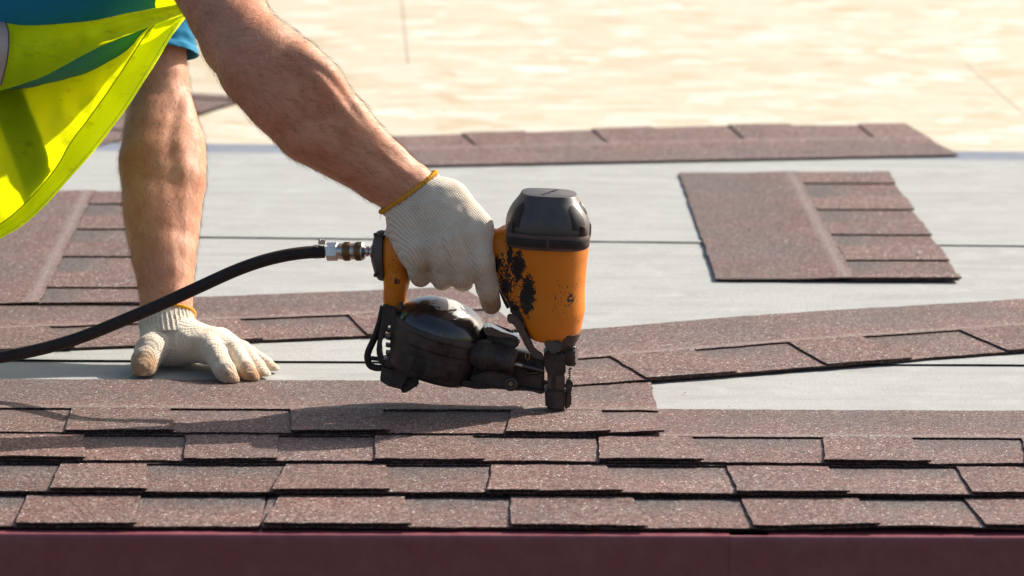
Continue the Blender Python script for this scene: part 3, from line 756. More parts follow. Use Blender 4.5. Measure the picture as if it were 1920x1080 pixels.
part('exhaust_port', arc_patch(ca, cb, capr, 331, 350, .60, .84, 0, .0008, 3.1, n=8, t0f=lambda q: .72 - .16 * math.sin(math.pi * q)), MAT['rubber'])
part('exhaust_vane', arc_patch(ca, cb, capr, 339, 342, .58, .84, 0, .0020, 3.1, n=3), 'cap')
br = lambda t: 78 * px
def topf(q): return .30 if (.045 < q < .13 or .87 < q < .955) else (.17 if q < .045 or q > .955 else .10)
bp = part('bumper', arc_patch(ca, cb, br, 214, 326, -.27, .10, .0006, .0042, 3.1, n=48, m=5, t0f=lambda q: -.27 + .09 * abs(2 * q - 1) ** 5), 'brownp')
for a0, a1 in ((221, 268), (272, 316)):
    part('bumper_pad', arc_patch(ca, cb, br, a0, a1, -.19, .015, .0043, .0020, 3.1, n=14, m=4), 'rubber', bp, base)
for a0, a1 in ((216.5, 223), (313, 321)):
    part('bumper_hook', arc_patch(ca, cb, br, a0, a1, .05, .34, -.0005, .0042, 3.1, n=5), 'brownp', bp, base)
part('rear_lug', arc_patch(ca, cb, br, 355, 372, -.08, .28, -.001, .003, 3.1, n=5), 'cap')
# worn raised marks on the cap top (unreadable in the photograph)
tc = cb + np.array([0, 0, .0002]); ms = []
for i in range(7):
    bm = bmesh.new(); m_ = Matrix.Translation(Vector(tc) + Vector((-.008 + .0027 * i, -.020 + .0062 * i, .0003))) @ Matrix.Rotation(.55 + .5 * (i % 2), 4, 'Z') @ Matrix.Diagonal((.0042, .0014 + .0006 * (i % 3), .0006, 1))
    bmesh.ops.create_cube(bm, size=1, matrix=m_); ms.append(bm_mesh(bm))
part('raised_mark', join_meshes(ms, False), 'rubber')
# trigger
part('trigger', extr([(936, 530), (944, 533), (954, 545), (955, 558), (944, 557), (937, 550)], -.010, .010, .002), 'rubber')
part('trigger_guard', tube(smooth_path([G(930, 520, .004), G(946, 560, .004), G(955, 578, .004)], 14), 5 * px, 10), 'rubber')
# lower collar and nose
part('lower_collar', lathe(G(1050, 621, .0), G(1047, 662, .0), [(0, .001), (0, 41 * px), (.2, 40 * px), (.55, 31 * px), (.9, 22 * px), (1, 20 * px), (1, .001)], 32, 2.6, .92, 25), 'blackp')
part('collar_wedge', extr([(1019, 643), (1024, 634), (1052, 640), (1058, 652), (1046, 664), (1028, 662)], -.0300, -.010, .0025), 'cap')
nb = part('nose_block', extr([(1020, 660), (1060, 663), (1061, 702), (1048, 706), (1028, 704), (1021, 690)], -.0200, .016, .0018), 'blackp')
part('nose_guide', extr([(1027, 700), (1059, 703), (1059, 736), (1027, 734)], -.0170, .013, .0014), 'darksteel')
part('nose_rib', extr([(1034, 700), (1041, 701), (1041, 733), (1034, 732)], -.0192, -.010, .001), 'blackp')
part('nose_tip', extr([(1021.5, 731), (1060, 733), (1059, 764), (1057, 771), (1035, 769.5), (1023, 765)], -.0215, .013, .0022), 'blackp')
part('nose_side', extr([(1060, 735), (1069, 728), (1072, 742), (1071, 762), (1059, 769)], -.0120, .010, .0015), 'brownp')
part('nose_spring', tube([GW(1069 + 2.2 * math.sin(i * 1.57), 690 + i * .95, -.004 + .002 * math.cos(i * 1.57)) for i in range(56)], 1.5 * px, 6), 'darksteel')
part('side_latch', extr([(1061, 716), (1067, 710), (1073, 714), (1075, 724), (1070, 730), (1073, 736), (1066, 742), (1061, 736)], -.014, -.004, .0012), 'blackp')
d0, d1 = G(1058, 665, -.002), G(1081, 665, -.002)
dl = part('depth_dial', lathe(d0, d1, [(0, .001), (0, 15 * px), (.2, 19.5 * px), (.85, 19.5 * px), (1, 17 * px), (1, .001)], 28, 2, 1, 30), 'blackp')
for i in range(14):
    a = 2 * math.pi * i / 14; c = (d0 * .45 + d1 * .55) + np.array([0, math.cos(a), math.sin(a)]) * 19.3 * px
    bm = bmesh.new(); bmesh.ops.create_cube(bm, size=1, matrix=Matrix.Translation(c) @ Matrix.Rotation(a, 4, 'X') @ Matrix.Diagonal((15 * px, 3 * px, 3 * px, 1)))
    part('dial_rib', bm_mesh(bm), 'blackp', dl, base)
# diagonal strap from the housing down to the nose
part('strap_arm', extr([(951, 590), (968, 591), (984, 612), (1000, 655), (1019, 665), (1019, 675), (1002, 673), (986, 652), (964, 606), (951, 606)], -.0300, -.021, .0016), 'brownp')
part('strap_bracket', extr([(956, 578), (979, 584), (984, 606), (978, 606), (968, 592), (957, 590)], -.026, .02, .002), 'rubber')
# magazine canister
mt, mb = G(830, 611), G(803, 700)
MP = [(0, 89), (.035, 90.5), (.10, 90.5), (.13, 88), (.34, 87), (.37, 84.5), (.78, 81), (.92, 78), (1.0, 71)]
mr = lambda t: float(np.interp(t, [q[0] for q in MP], [q[1] for q in MP])) * px
can = part('canister', lathe(mt, mb, [(0, .001)] + [(t, r * px) for t, r in MP] + [(1.0, .001)], 56, 2.15, 1.0, 25), 'blackp')
# angles run the other way round here because the axis points down: front is 90
part('canister_panel', arc_patch(mt, mb, mr, 56, 128, .52, .86, 0, .0016, 2.15, n=24, t0f=lambda q: .50 + .05 * q), 'blackp', can, base)
for q in range(5):
    part('canister_rib', arc_patch(mt, mb, mr, 66 + 12 * q, 67.4 + 12 * q, .57, .82, .0016, .0012, 2.15, n=2), 'blackp', can, base)
for q, (a0, a1) in enumerate(((92, 99), (78, 86))):
    part('canister_tab', arc_patch(mt, mb, mr, a0, a1, .12, .33, 0, .0013, 2.15, n=6), 'blackp', can, base)
up_ = (mt - mb) / np.linalg.norm(mt - mb)
dome_a = mt - up_ * .003; dome_b = dome_a + up_ * .0345
lid = lathe(dome_a, dome_b, [(0, .001), (0, 88 * px), (.06, 87.5 * px)] + [(h, 87.5 * px * (1 - h ** 1.9) ** .46) for h in (.14, .24, .34, .44, .54, .64, .73, .81, .88, .93, .965, .985, .997)] + [(1.0, .001)], 64, 2.1, 1.0, 40)
LV = np.array([tuple(v.co) for v in lid.vertices])
set_attr(lid, 'painted_glare', np.max([blob(LV, GW(838, 570, -.012), (44 * px, .030, 15 * px)), .8 * blob(LV, GW(866, 588, -.025), (26 * px, .02, 12 * px))], 0))  # white glare painted onto the crown of the lid
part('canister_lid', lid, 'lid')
# bright nail tips and grit along the lid's open edge
ms = []; rg = random.Random(5)
for i in range(46):
    a = math.radians(rg.uniform(35, 110)); r = rg.uniform(84.5, 87) * px; u = np.array([1., 0, 0]) - up_ * up_[0]; u /= np.linalg.norm(u); v = np.cross(-up_, u)
    c = mt + u * math.cos(a) * r + v * math.sin(a) * r + up_ * rg.uniform(.0, .0045)
    bm = bmesh.new(); bmesh.ops.create_cube(bm, size=1, matrix=Matrix.Translation(c) @ Matrix.Rotation(rg.uniform(0, 3), 4, (rg.random(), 1, rg.random())) @ Matrix.Diagonal((rg.uniform(.0006, .0017), .0007, .0007, 1)))
    ms.append(bm_mesh(bm))
part('nail_heads', join_meshes(ms, False), 'wire')['kind'] = 'stuff'
part('lid_hinge', extr([(746, 571), (755, 565), (757, 574), (751, 590), (744, 588)], -.012, .004, .0015), 'darksteel')
part('lid_tail', extr([(905, 617), (918, 612), (958, 630), (974, 634), (975, 640), (954, 641), (912, 630)], -.016, .014, .002), 'gloss')
part('tail_catch', extr([(950, 634), (975, 640), (975, 647), (962, 656), (947, 650), (912, 640), (913, 634)], -.020, .012, .002), 'blackp')
part('magazine_body', extr([(876, 640), (912, 636), (960, 655), (1021, 672), (1021, 742), (1010, 738), (975, 727), (950, 722), (925, 724), (890, 727), (862, 720)], -.013, .032, .003), 'blackp')
part('lower_rail', extr([(742, 688), (770, 694), (860, 715), (925, 715), (962, 726), (1022, 734), (1022, 738), (985, 733), (960, 733), (926, 727), (896, 730.5), (860, 724), (770, 702), (742, 699)], -.024, .03, .002), 'blackp')
# feed piston
fa, fb = GW(880, 658, -.026), GW(966, 680, -.026)
part('feed_cylinder', lathe(fa, fb, [(0, .001), (.0, 8 * px), (.05, 18 * px), (.16, 25 * px), (.26, 28 * px), (.30, 30 * px), (.42, 30 * px), (.45, 26 * px), (.50, 25.5 * px), (.98, 24.5 * px), (1, 23 * px), (1, .001)], 32, 2, 1, 24), 'blackp')
part('feed_rod', lathe(GW(964, 682, -.024), GW(982, 686, -.024), [(0, .001), (0, 3.8 * px), (.9, 3.8 * px), (1, 3 * px), (1, .001)], 14), 'steel')
part('feed_link', lathe(GW(980, 686, -.024), GW(1020, 695, -.024), [(0, .001), (0, 5 * px), (1, 5 * px), (1, .001)], 12), 'darksteel')
part('feed_spring', tube([GW(986 + .32 * i + .0, 700 + 2.4 * math.sin(i * .9), -.018 + .0022 * math.cos(i * .9)) for i in range(70)], 1.3 * px, 6), 'darksteel')
part('link_plate', extr([(881, 706), (915, 696), (958, 703), (974, 715), (970, 730), (956, 733), (946, 727), (930, 720), (905, 722), (884, 716)], -.030, -.022, .0016), 'blackp')
pv = part('pivot', lathe(GW(957.5, 720, -.028), GW(957.5, 720, -.035), [(0, .001), (0, 13.5 * px), (.8, 13 * px), (1, 11 * px), (1, 6.5 * px), (.5, 6 * px), (.5, .001)], 26), 'blackp')
part('pivot_pin', lathe(GW(957.5, 720, -.029), GW(957.5, 720, -.0345), [(0, .001), (0, 6 * px), (1, 4.5 * px), (1, .001)], 14), 'brass', pv, base)
part('feed_pawl', extr([(985, 668), (1001, 671), (1006, 682), (996, 690), (985, 684)], -.016, -.004, .0015), 'blackp')
part('wire_clip', tube([GW(986, 672, -.019), GW(985, 664, -.019), GW(992, 662, -.019), GW(993, 671, -.019), GW(988, 675, -.019)], 1.0 * px, 6), 'wire')
# rear frame with windows, guard loop, skid feet
part('rear_frame', extr([(719, 570), (744, 577), (744, 600), (727, 606), (722, 628), (712, 650), (717, 668), (722, 688), (712, 686), (705, 660), (708, 636), (714, 612)], -.016, .014, .002), 'blackp')
part('rear_frame', extr([(733, 592), (745, 590), (742, 690), (722, 690), (716, 674), (731, 679), (735, 660), (731, 630)], -.018, .016, .002), 'blackp')
for i in range(5):
    y0 = 606 + 14 * i; x0 = 727 - 2.2 * i + .35 * i * i
    part('frame_rib', extr([(x0 - 1, y0), (x0 + 11, y0 + 2), (x0 + 11, y0 + 5), (x0 - 1, y0 + 3)], -.0120, .012, .0008), 'blackp')
part('guard_loop', tube(smooth_path([G(719, 574), G(713, 602), (G(703, 632)), G(692, 656), G(689, 670), G(693, 684), G(704, 689.5), G(722, 690), G(738, 693)], 44), 6.4 * px, 12), 'rubber')
part('guard_loop_bar', tube([G(695, 671.5), G(720, 674)], 4.2 * px, 10), 'rubber')
part('rear_foot', extr([(718, 690), (768, 700), (766, 708), (757, 716), (753, 731), (724, 723), (722, 718), (711, 714), (715, 711), (712, 706), (716, 703), (713, 698)], -.020, .012, .0014), 'blackp')
part('rear_foot_pad', extr([(753, 708), (786, 706), (785, 724), (768, 730), (756, 739), (751, 735)], -.013, .022, .0016), 'blackp')

# ------------------------------------------------------------------ air hose with its coupler
hroot = G(640, 472); hose = tag(empty('air_hose', tuple(hroot)), 'black rubber air hose curving down from the nailer, with a steel coupler', 'hose')
def hp(px_, py_, s): return at_depth(px_, py_, s + 436 * YS)
hpath = smooth_path([hp(609, 472.2, GS), hp(575, 473.5, GS), hp(535, 479, GS), hp(490, 490, GS + .001), hp(440, 508, GS + .003), hp(380, 535, GS + .008), hp(310, 567, GS + .014), hp(230, 601, GS + .020), hp(150, 633, GS + .028), hp(70, 656, GS + .036), hp(-30, 674, GS + .046), hp(-160, 684, GS + .06), hp(-330, 688, GS + .09), hp(-700, 690, GS + .20), hp(-1200, 660, GS + .34)], 150)
hpath[:, 2] = np.maximum(hpath[:, 2], .021)
part('tube', tube(hpath, 11.8 * px, 22, angle=180), 'rubber', hose, hroot)
HX = lambda x, y=None: G(x, 471.5 - (x - 640) * .012)
def hl(name, x0, x1, prof, mat, seg=28, rot=0, ang=30, ex=2.0): part(name, lathe(HX(x0), HX(x1), prof, seg, ex, 1, ang, side=(0, 1, 0), rot=rot), mat, hose, hroot)
band_ = lambda r: [(0, .001), (0, (r - .8) * px), (.12, r * px), (.88, r * px), (1, (r - .8) * px), (1, .001)]
clampo = part('hose_clamp', lathe(HX(588), HX(601), band_(13.3), 30), 'steel', hose, hroot)
part('clamp_screw', lathe(G(598, 452, -.003), G(610, 452.5, -.003), [(0, .001), (0, 4.6 * px), (.3, 4.6 * px), (.35, 3.4 * px), (1, 3.4 * px), (1, .001)], 12), 'steel', clampo, hroot)
part('clamp_housing', extr([(596, 454), (603, 449), (609, 450), (610, 459), (597, 459)], -.006, .002, .0008), 'steel', clampo, hroot)
hl('hose_nut', 612.5, 634, [(0, .001), (0, 15.5 * px), (.06, 17.2 * px), (.92, 17.2 * px), (1, 15.6 * px), (1, .001)], 'steel', 6, .30, 20)
hl('coupler_collar', 634, 645, [(0, .001), (0, 14 * px), (.35, 15.4 * px), (1, 15.4 * px), (1, .001)], 'steel')
hl('knurled_ring', 644, 657.5, band_(17.2), 'brass', 36)
hl('coupler_sleeve', 657, 667, band_(15.6), 'steel')
hl('knurled_ring', 666.5, 679, band_(17.2), 'brass', 36)
hl('coupler_lip', 678.5, 685, [(0, .001), (0, 17 * px), (.4, 17 * px), (1, 13 * px), (1, .001)], 'steel')
for x0, x1, n in ((644.5, 657, 30), (667, 678.5, 30)):
    ms = []
    for i in range(n):
        a = 2 * math.pi * i / n; c = (HX(x0) + HX(x1)) / 2 + np.array([0, math.cos(a), math.sin(a)]) * 17.1 * px
        bm = bmesh.new(); bmesh.ops.create_cube(bm, size=1, matrix=Matrix.Translation(c) @ Matrix.Rotation(a, 4, 'X') @ Matrix.Diagonal(((x1 - x0) * .8 * px, 1.4 * px, 1.2 * px, 1))); ms.append(bm_mesh(bm))
    part('knurling', join_meshes(ms, False), 'brass', hose, hroot)

# ------------------------------------------------------------------ the roofer
pr = at_depth(-700, 760, .98); pr[2] = 0.0
person = tag(empty('person', tuple(pr)), 'roofer in hi-vis vest, teal shirt and knit gloves, kneeling and gripping the nailer', 'person')
def pp(name, me, mat, parent=None): return link(name, me, MAT[mat] if isinstance(mat, str) else mat, parent or person, pr)
U = at_depth
PX1 = MPP
sA = lambda y: GS + .036 + max(0, (120 - y)) * .00075          # the working arm comes in from a shoulder a little further back
R_ARM = [((330, -175), 84), ((372, -70), 76), ((424, 20), 72.5), ((452, 75), 74), ((487, 113), 78.5), ((524, 152), 82), ((563, 188), 83), ((592, 221), 79.5), ((632, 255), 70), ((670, 287), 61.5), ((715, 321), 57), ((765, 358), 53), ((790, 392), 46)]
L_ARM = [((280, -120), 62, 1.16), ((291, 0), 55, 1.14), ((295, 107), 53.5, 1.115), ((297, 150), 55, 1.10), ((300, 200), 60, 1.085), ((303, 240), 66, 1.068), ((306, 275), 72.5, 1.05), ((308, 312), 75.5, 1.03), ((307, 350), 73, 1.01), ((305, 400), 68.5, .985), ((306, 440), 64, .965), ((308, 485), 57, .94), ((310, 525), 50.5, .92), ((312, 565), 46.5, .902), ((313, 600), 43, .885)]
ra = [(U(x, y, sA(y)), r * MPP * (1 + .0 * i)) for i, ((x, y), r) in enumerate(R_ARM)]
la = [(U(x, y, s), r * MPP * 1.075) for (x, y), r, s in L_ARM]
fb_ = Field((-1.36, .40, -.01), (-.02, 1.34, 1.06), .0034)
YV = (0, 1, 0)
fb_.chain(ra, .006, flat=(YV, .86))
fb_.chain(la, .006, flat=(YV, .90))
# forearm muscle over the thumb side, elbow bone, wrist bone
fb_.chain([(U(530, 80, sA(80) - .014), 24 * PX1), (U(566, 120, sA(110) - .020), 33 * PX1), (U(597, 150, GS + .016), 35 * PX1), (U(655, 224, GS + .020), 30 * PX1), (U(732, 290, GS + .03), 14 * PX1)], .014)
fb_.chain([(U(466, 144, sA(140) - .010), 30 * PX1), (U(520, 194, GS + .018), 40 * PX1), (U(577, 251, GS + .020), 40 * PX1), (U(632, 290, GS + .026), 30 * PX1)], .020)
fb_.ball(U(456, 150, GS + .035), 26 * PX1, .02)
fb_.chain([(U(338, 205, 1.065), 16 * PX1), (U(341, 270, 1.04), 30 * PX1), (U(341, 340, 1.00), 30 * PX1), (U(336, 420, .965), 20 * PX1)], .02)
fb_.chain([(U(275, 215, 1.055), 26 * PX1), (U(272, 300, 1.015), 38 * PX1), (U(280, 390, .97), 34 * PX1), (U(292, 480, .925), 26 * PX1)], .022)
# trunk, neck and head (above and left of the picture)
chest = U(90, -115, .95); hip = np.array([-1.04, .98, .36]); neck = np.array([-.40, .95, .80]); head = np.array([-.31, .93, .92])
shR, shL = ra[0][0], la[0][0]
fb_.ball(chest, (.175, .165, .14), .05); fb_.cone(chest, hip, .135, .14, .06); fb_.cone(shR + np.array([-.03, .03, .0]), shL + np.array([-.03, -.03, 0]), .058, .058, .05)
fb_.cone(chest + np.array([.08, 0, .06]), neck, .075, .058, .05); fb_.cone(neck, head + np.array([-.02, 0, -.02]), .056, .060, .03)
fb_.ball(head, (.098, .078, .118), .02); fb_.cone(head + np.array([.02, 0, -.06]), head + np.array([.062, 0, -.085]), .05, .034, .03)
fb_.cone(head + np.array([.088, 0, .005]), head + np.array([.112, 0, -.03]), .010, .014, .012)
for s in (-1, 1):
    fb_.ball(head + np.array([-.008, s * .080, -.015]), (.028, .010, .034), .006); fb_.ball(head + np.array([.090, s * .033, .012]), (.014, .017, .011), .01, 'sub')
    fb_.cone(hip + np.array([.02, s * .10, -.02]), np.array([-.76, .97 + s * .16, .085]), .085, .062, .04)
    fb_.cone(np.array([-.76, .97 + s * .16, .085]), np.array([-1.2, .97 + s * .14, .07]), .060, .042, .03)
fb_.cone(head + np.array([.088, -.022, -.062]), head + np.array([.088, .022, -.062]), .0035, .0035, .004, 'sub')
V, Q = fb_.mesh(3)
def pxy(P):
    d = P - CAM; z = d @ FWD; return np.stack([960 + FPX * (d @ RGT) / z, 540 - FPX * (d @ UPV) / z], 1)
def relief(V, Q, chain, lines):
    """muscle grooves, tendons and veins pressed into the near side of an arm; lines = (points, height, width)"""
    T = V[Q]; fn = np.cross(T[:, 2] - T[:, 0], T[:, 3] - T[:, 1]); N = np.zeros_like(V)
    for c in range(4): np.add.at(N, Q[:, c], fn)
    N /= np.linalg.norm(N, axis=1)[:, None] + 1e-12
    C = np.array([c for c, r in chain]); dmin = np.full(len(V), 9.)
    for a, b in zip(C, C[1:]):
        ab = b - a; t = np.clip(((V - a) @ ab) / (ab @ ab), 0, 1); dmin = np.minimum(dmin, np.linalg.norm(V - a - t[:, None] * ab, axis=1))
    near = np.clip(-N[:, 1] * 2.0, 0, 1) * (dmin < .075); X = pxy(V); off = np.zeros(len(V))
    for pts, h, sg in lines:
        L = smooth_path([(x, y, 0) for x, y in pts], 40)[:, :2]; d = np.full(len(V), 9e9); tt = np.zeros(len(V))
        for i, p in enumerate(L):
            q = ((X - p) ** 2).sum(1); m = q < d; d[m] = q[m]; tt[m] = i / 39
        off += h * np.exp(-d * MPP * MPP / sg ** 2) * np.sin(np.pi * np.clip(tt * .92 + .04, 0, 1)) ** .6
    return V + N * (off * near)[:, None]
V = relief(V, Q, ra, [([(556, 112), (600, 130), (634, 164), (664, 206), (690, 240)], -.0023, .0052), ([(585, 138), (620, 176), (655, 226)], .0012, .006), ([(470, 118), (545, 190), (625, 258), (690, 308)], -.0020, .008),
                      ([(405, 60), (440, 90), (480, 96), (520, 84)], -.0018, .008), ([(425, 128), (452, 140), (474, 166)], .0022, .009), ([(650, 268), (700, 312), (748, 346)], .0014, .0042), ([(690, 262), (735, 302), (782, 338)], .0013, .0040),
                      ([(540, 150), (560, 196), (604, 232), (640, 280)], .0013, .0036), ([(604, 232), (650, 244), (700, 286)], .0011, .0034)])
V = relief(V, Q, la, [([(352, 120), (340, 180), (326, 228), (318, 275), (322, 330)], -.0017, .0065), ([(262, 232), (296, 214), (334, 206)], -.0010, .0050), ([(336, 250), (346, 310), (344, 380)], .0012, .007), ([(344, 380), (350, 440), (346, 500), (340, 550)], .0010, .0040),
                      ([(290, 300), (296, 370), (300, 450)], -.0008, .007), ([(322, 440), (330, 500), (328, 556)], .0008, .0036)])
body = pp('body', mesh_from(V, Q), 'skin')
BV = V
# hair on both arms
def arm_hair(n, seed):
    rg = np.random.RandomState(seed); T = BV[Q]
    ctr = T.mean(1); nrm = np.cross(T[:, 2] - T[:, 0], T[:, 3] - T[:, 1]); ar = np.linalg.norm(nrm, axis=1); nrm /= ar[:, None] + 1e-12
    out_v = []; out_f = []
    for chain, cnt, lo, hi in ((ra, n, 1, 11), (la, int(n * .75), 2, 13)):
        C = np.array([c for c, r in chain]); best = np.full(len(ctr), 9.0); tang = np.zeros((len(ctr), 3)); rad = np.zeros(len(ctr))
        for i in range(lo, hi):
            a, b = C[i], C[i + 1]; ab = b - a; t = np.clip(((ctr - a) @ ab) / (ab @ ab), 0, 1); d = np.linalg.norm(ctr - a - t[:, None] * ab, axis=1)
            m = d < best; best[m] = d[m]; tang[m] = ab / np.linalg.norm(ab)
        ok = np.where((best < .075))[0]
        ok = ok[(ctr[ok][:, 2] < .60) & (ctr[ok][:, 2] > .05)]
        pick = rg.choice(ok, cnt, p=ar[ok] / ar[ok].sum())
        for f in pick:
            wv = rg.dirichlet(np.ones(4)); p = wv @ BV[Q[f]]; nn = nrm[f]
            tg = tang[f] - nn * (tang[f] @ nn); tg /= np.linalg.norm(tg) + 1e-9; sd = np.cross(nn, tg)
            L = rg.uniform(.006, .015); d = tg * (.9 + .2 * rg.randn()) + sd * (.55 * rg.randn() + .35) + nn * rg.uniform(.15, .55); d /= np.linalg.norm(d)
            q = np.cross(d, rg.randn(3)); q *= .000075 / (np.linalg.norm(q) + 1e-9); o = len(out_v)
            mid = p + d * L * .55; tip = p + d * L + (tg * .25 - nn * .12) * L
            out_v += [p - q, p + q, mid + q * .8, mid - q * .8, tip]; out_f += [(o, o + 1, o + 2, o + 3), (o + 3, o + 2, o + 4)]
    return mesh_from(out_v, out_f, True)
h_ = pp('arm_hair', arm_hair(12000, 3), 'hair'); h_['kind'] = 'stuff'
# head hair
fh = Field(head - .16, head + .16, .005)
fh.ball(head + np.array([-.012, 0, .022]), (.106, .088, .108), .01); fh.cut(head + np.array([.045, 0, .01]), (1, 0, -.55), .01); fh.cut(head + np.array([0, 0, -.045]), (.2, 0, -1), .01)
V, Q = fh.mesh(1); pp('hair', mesh_from(V, Q), 'hair')

# gloves: a knitted hand with separate fingers, a ribbed cuff and a yellow overlock edge
def cuff_mesh(c0, c1, u, v, r0, r1, ribs=40, rows=16, amp=.00065, shape=None, seed=0):
    seg = ribs * 6; V = []; N = []; c0, c1, u, v = map(np.array, (c0, c1, u, v)); L = np.linalg.norm(c1 - c0)
    for lay in (1, 0):
        for i in range(rows + 1):
            t = i / rows; t_ = t if lay else 1 - t
            cc = c0 + (c1 - c0) * t_; ru = r0[0] + (r1[0] - r0[0]) * t_; rv = r0[1] + (r1[1] - r0[1]) * t_
            if shape: ru *= shape(t_); rv *= shape(t_)
            for j in range(seg):
                a = 2 * math.pi * j / seg
                f = amp * (math.cos(ribs * a + .8 * mnoise.noise((a * 2, t_ * 2, seed))) * (1 - .55 * t_ * t_) + .9 * mnoise.noise((math.cos(a) * 3, math.sin(a) * 3, t_ * 3 + seed))) if lay else -.0016
                V.append(cc + u * math.cos(a) * (ru + f) + v * math.sin(a) * (rv + f)); N.append((t_ * L, a * (ru + rv) / 2, 0))
    n = 2 * (rows + 1); F = [((i % n) * seg + j, ((i + 1) % n) * seg + j, ((i + 1) % n) * seg + (j + 1) % seg, (i % n) * seg + (j + 1) % seg) for i in range(n) for j in range(seg)]
    me = mesh_from(V, F); set_attr(me, 'knit', N, True); return me
def trim_mesh(c0, u, v, ru, rv, r=.0017, seed=0):
    pts = []
    n = 150
    for j in range(n + 1):
        a = 2 * math.pi * j / n; w_ = .0006 * mnoise.noise((math.cos(a) * 6, math.sin(a) * 6, seed))
        pts.append(np.array(c0) + np.array(u) * math.cos(a) * (ru + w_) + np.array(v) * math.sin(a) * (rv + w_) + np.cross(u, v) * (.0009 * mnoise.noise((math.cos(a) * 5, math.sin(a) * 5, seed + 4))))
    return tube(pts, r, 10, ring=lambda a, i: 1 + .22 * math.sin(i * 2.1 + a), angle=180)
def knit_attr(me, V, along, across, stain):
    set_attr(me, 'knit', np.stack([along, across, stain], 1), True)

# right glove round the grip
g_ = lambda x, y, w=0.0: U(x, y, GS + w + (1045 - x) * YS)
fr_ = Field((g_(700, 500)[0], GS - .06, g_(900, 608)[2]), (g_(955, 500)[0], GS + .125, g_(900, 330)[2]), .00125)
K = MPP
wr = g_(783, 385, 0)
fr_.cone(g_(785, 385, .0), g_(800, 425, .0), 61 * K, 60 * K, .01, flat=(YV, .68))
for a, b, r1, r2 in (((775, 410, -.004), (783, 470, -.022), 31, 29), ((800, 400, -.012), (815, 466, -.030), 33, 27), ((825, 385, -.014), (853, 455, -.031), 34, 28), ((845, 378, -.008), (893, 428, -.020), 36, 29)):
    fr_.cone(g_(*a), g_(*b), r1 * K, r2 * K, .022)
fr_.cone(g_(790, 420, .012), g_(880, 425, .010), 44 * K, 36 * K, .025)
fr_.cone(g_(768, 440, .0), g_(780, 480, -.004), 26 * K, 24 * K, .02)
FING = [([(783, 470, -.022), (787, 512, -.030), (789, 518, -.006), (790, 508, .016)], (27, 20.5, 19, 17)),
        ([(815, 466, -.030), (827, 516, -.036), (830, 523, -.008), (828, 512, .018)], (26, 21.5, 20, 18)),
        ([(853, 455, -.031), (866, 516, -.036), (868, 524, -.008), (866, 512, .018)], (27, 23, 21, 18)),
        ([(893, 428, -.020), (903, 490, -.030), (914, 540, -.026), (921, 571, -.010)], (28, 23.5, 20.5, 18.5))]
for pts, rr_ in FING:
    pt = [g_(*p) for p in pts]
    fr_.cone(pt[0], pt[1], rr_[0] * K, rr_[1] * K, .010)
    fr_.cone(pt[1], pt[2], rr_[1] * K, rr_[2] * K, .004); fr_.cone(pt[2], pt[3], rr_[2] * K, rr_[3] * K, .004)
fr_.chain([(g_(800, 420, .020), 30 * K), (g_(832, 442, .042), 24 * K), (g_(856, 458, .048), 21 * K), (g_(878, 466, .042), 17 * K)], .014)      # thumb on the far side
fr_.cone(g_(740, 470), g_(935, 458), 20.5 * K, 18.5 * K, .003, 'sub')                                                                       # hollow for the grip
V, Q = fr_.mesh(2)
V = relief(V, Q, [(g_(783, 400), 1), (g_(860, 520), 1)], [([(806, 532), (803, 505), (798, 470), (794, 440)], -.0030, .0036), ([(845, 540), (841, 508), (834, 470), (826, 440)], -.0032, .0036), ([(888, 526), (882, 492), (872, 458), (860, 428)], -.0034, .0040),
                                                              ([(770, 470), (786, 462), (800, 466)], .0016, .006), ([(850, 448), (868, 438), (888, 430)], .0016, .007), ([(772, 500), (800, 508), (812, 506)], -.0012, .0030), ([(820, 512), (850, 516), (878, 508)], -.0012, .0030), ([(748, 430), (790, 424), (840, 400)], -.0014, .0035)])
fold = np.array([mnoise.noise((p[0] * 45 + p[2] * 20, p[1] * 30, p[2] * 70 - p[0] * 25)) + .6 * mnoise.noise((p[0] * 110, p[1] * 60, p[2] * 120)) for p in V]); V = V + np.stack([0 * fold, -.0011 * fold, .0005 * fold], 1); me = mesh_from(V, Q)
ax_ = (g_(850, 520) - g_(780, 380)); ax_ /= np.linalg.norm(ax_); cr_ = np.cross(ax_, (0, 1, 0))
tipd = np.linalg.norm(V - g_(921, 578, -.012), axis=1)
st = np.clip(1 - tipd / .030, 0, 1) * .9 + np.clip((V[:, 2] * -1 + g_(800, 470)[2]) / .035, 0, .5) * .7 + .4 * np.clip(1 - np.linalg.norm(V - g_(800, 500, -.04), axis=1) / .03, 0, 1)
knit_attr(me, V - 0, (V - wr) @ ax_, (V - wr) @ cr_ + V[:, 1] * .6, st)
gl = pp('glove', me, 'knit'); gl['label'] = 'glove gripping the nailer, index finger on the trigger'
u_ = g_(817, 324) - g_(715, 397); hw = np.linalg.norm(u_) / 2; u_ /= np.linalg.norm(u_); n_ = np.cross(u_, (0, -1, 0)); n_ *= -1 if n_[2] > 0 else 1
c_top = (g_(817, 324) + g_(715, 397)) / 2; v_ = np.cross(n_, u_); v_ = v_ * .985 + n_ * .05 * (-1)
v_ /= np.linalg.norm(v_)
pp('cuff', cuff_mesh(c_top, c_top + n_ * .045 + u_ * .004, u_, v_, (hw * .985, hw * .70), (hw * 1.0, hw * .70), 42, 18, .0011, lambda t: 1 - .035 * math.sin(math.pi * t), 1), 'knit', gl)
pp('cuff_trim', trim_mesh(c_top - n_ * .0006, u_, v_, hw * 1.0, hw * .715, .0024, 2), 'trim', gl)
pp('loose_thread', tube(smooth_path([g_(717, 399, -.01), g_(714, 404, -.012), g_(712, 411, -.012)], 8), .00025, 5), 'knit', gl)

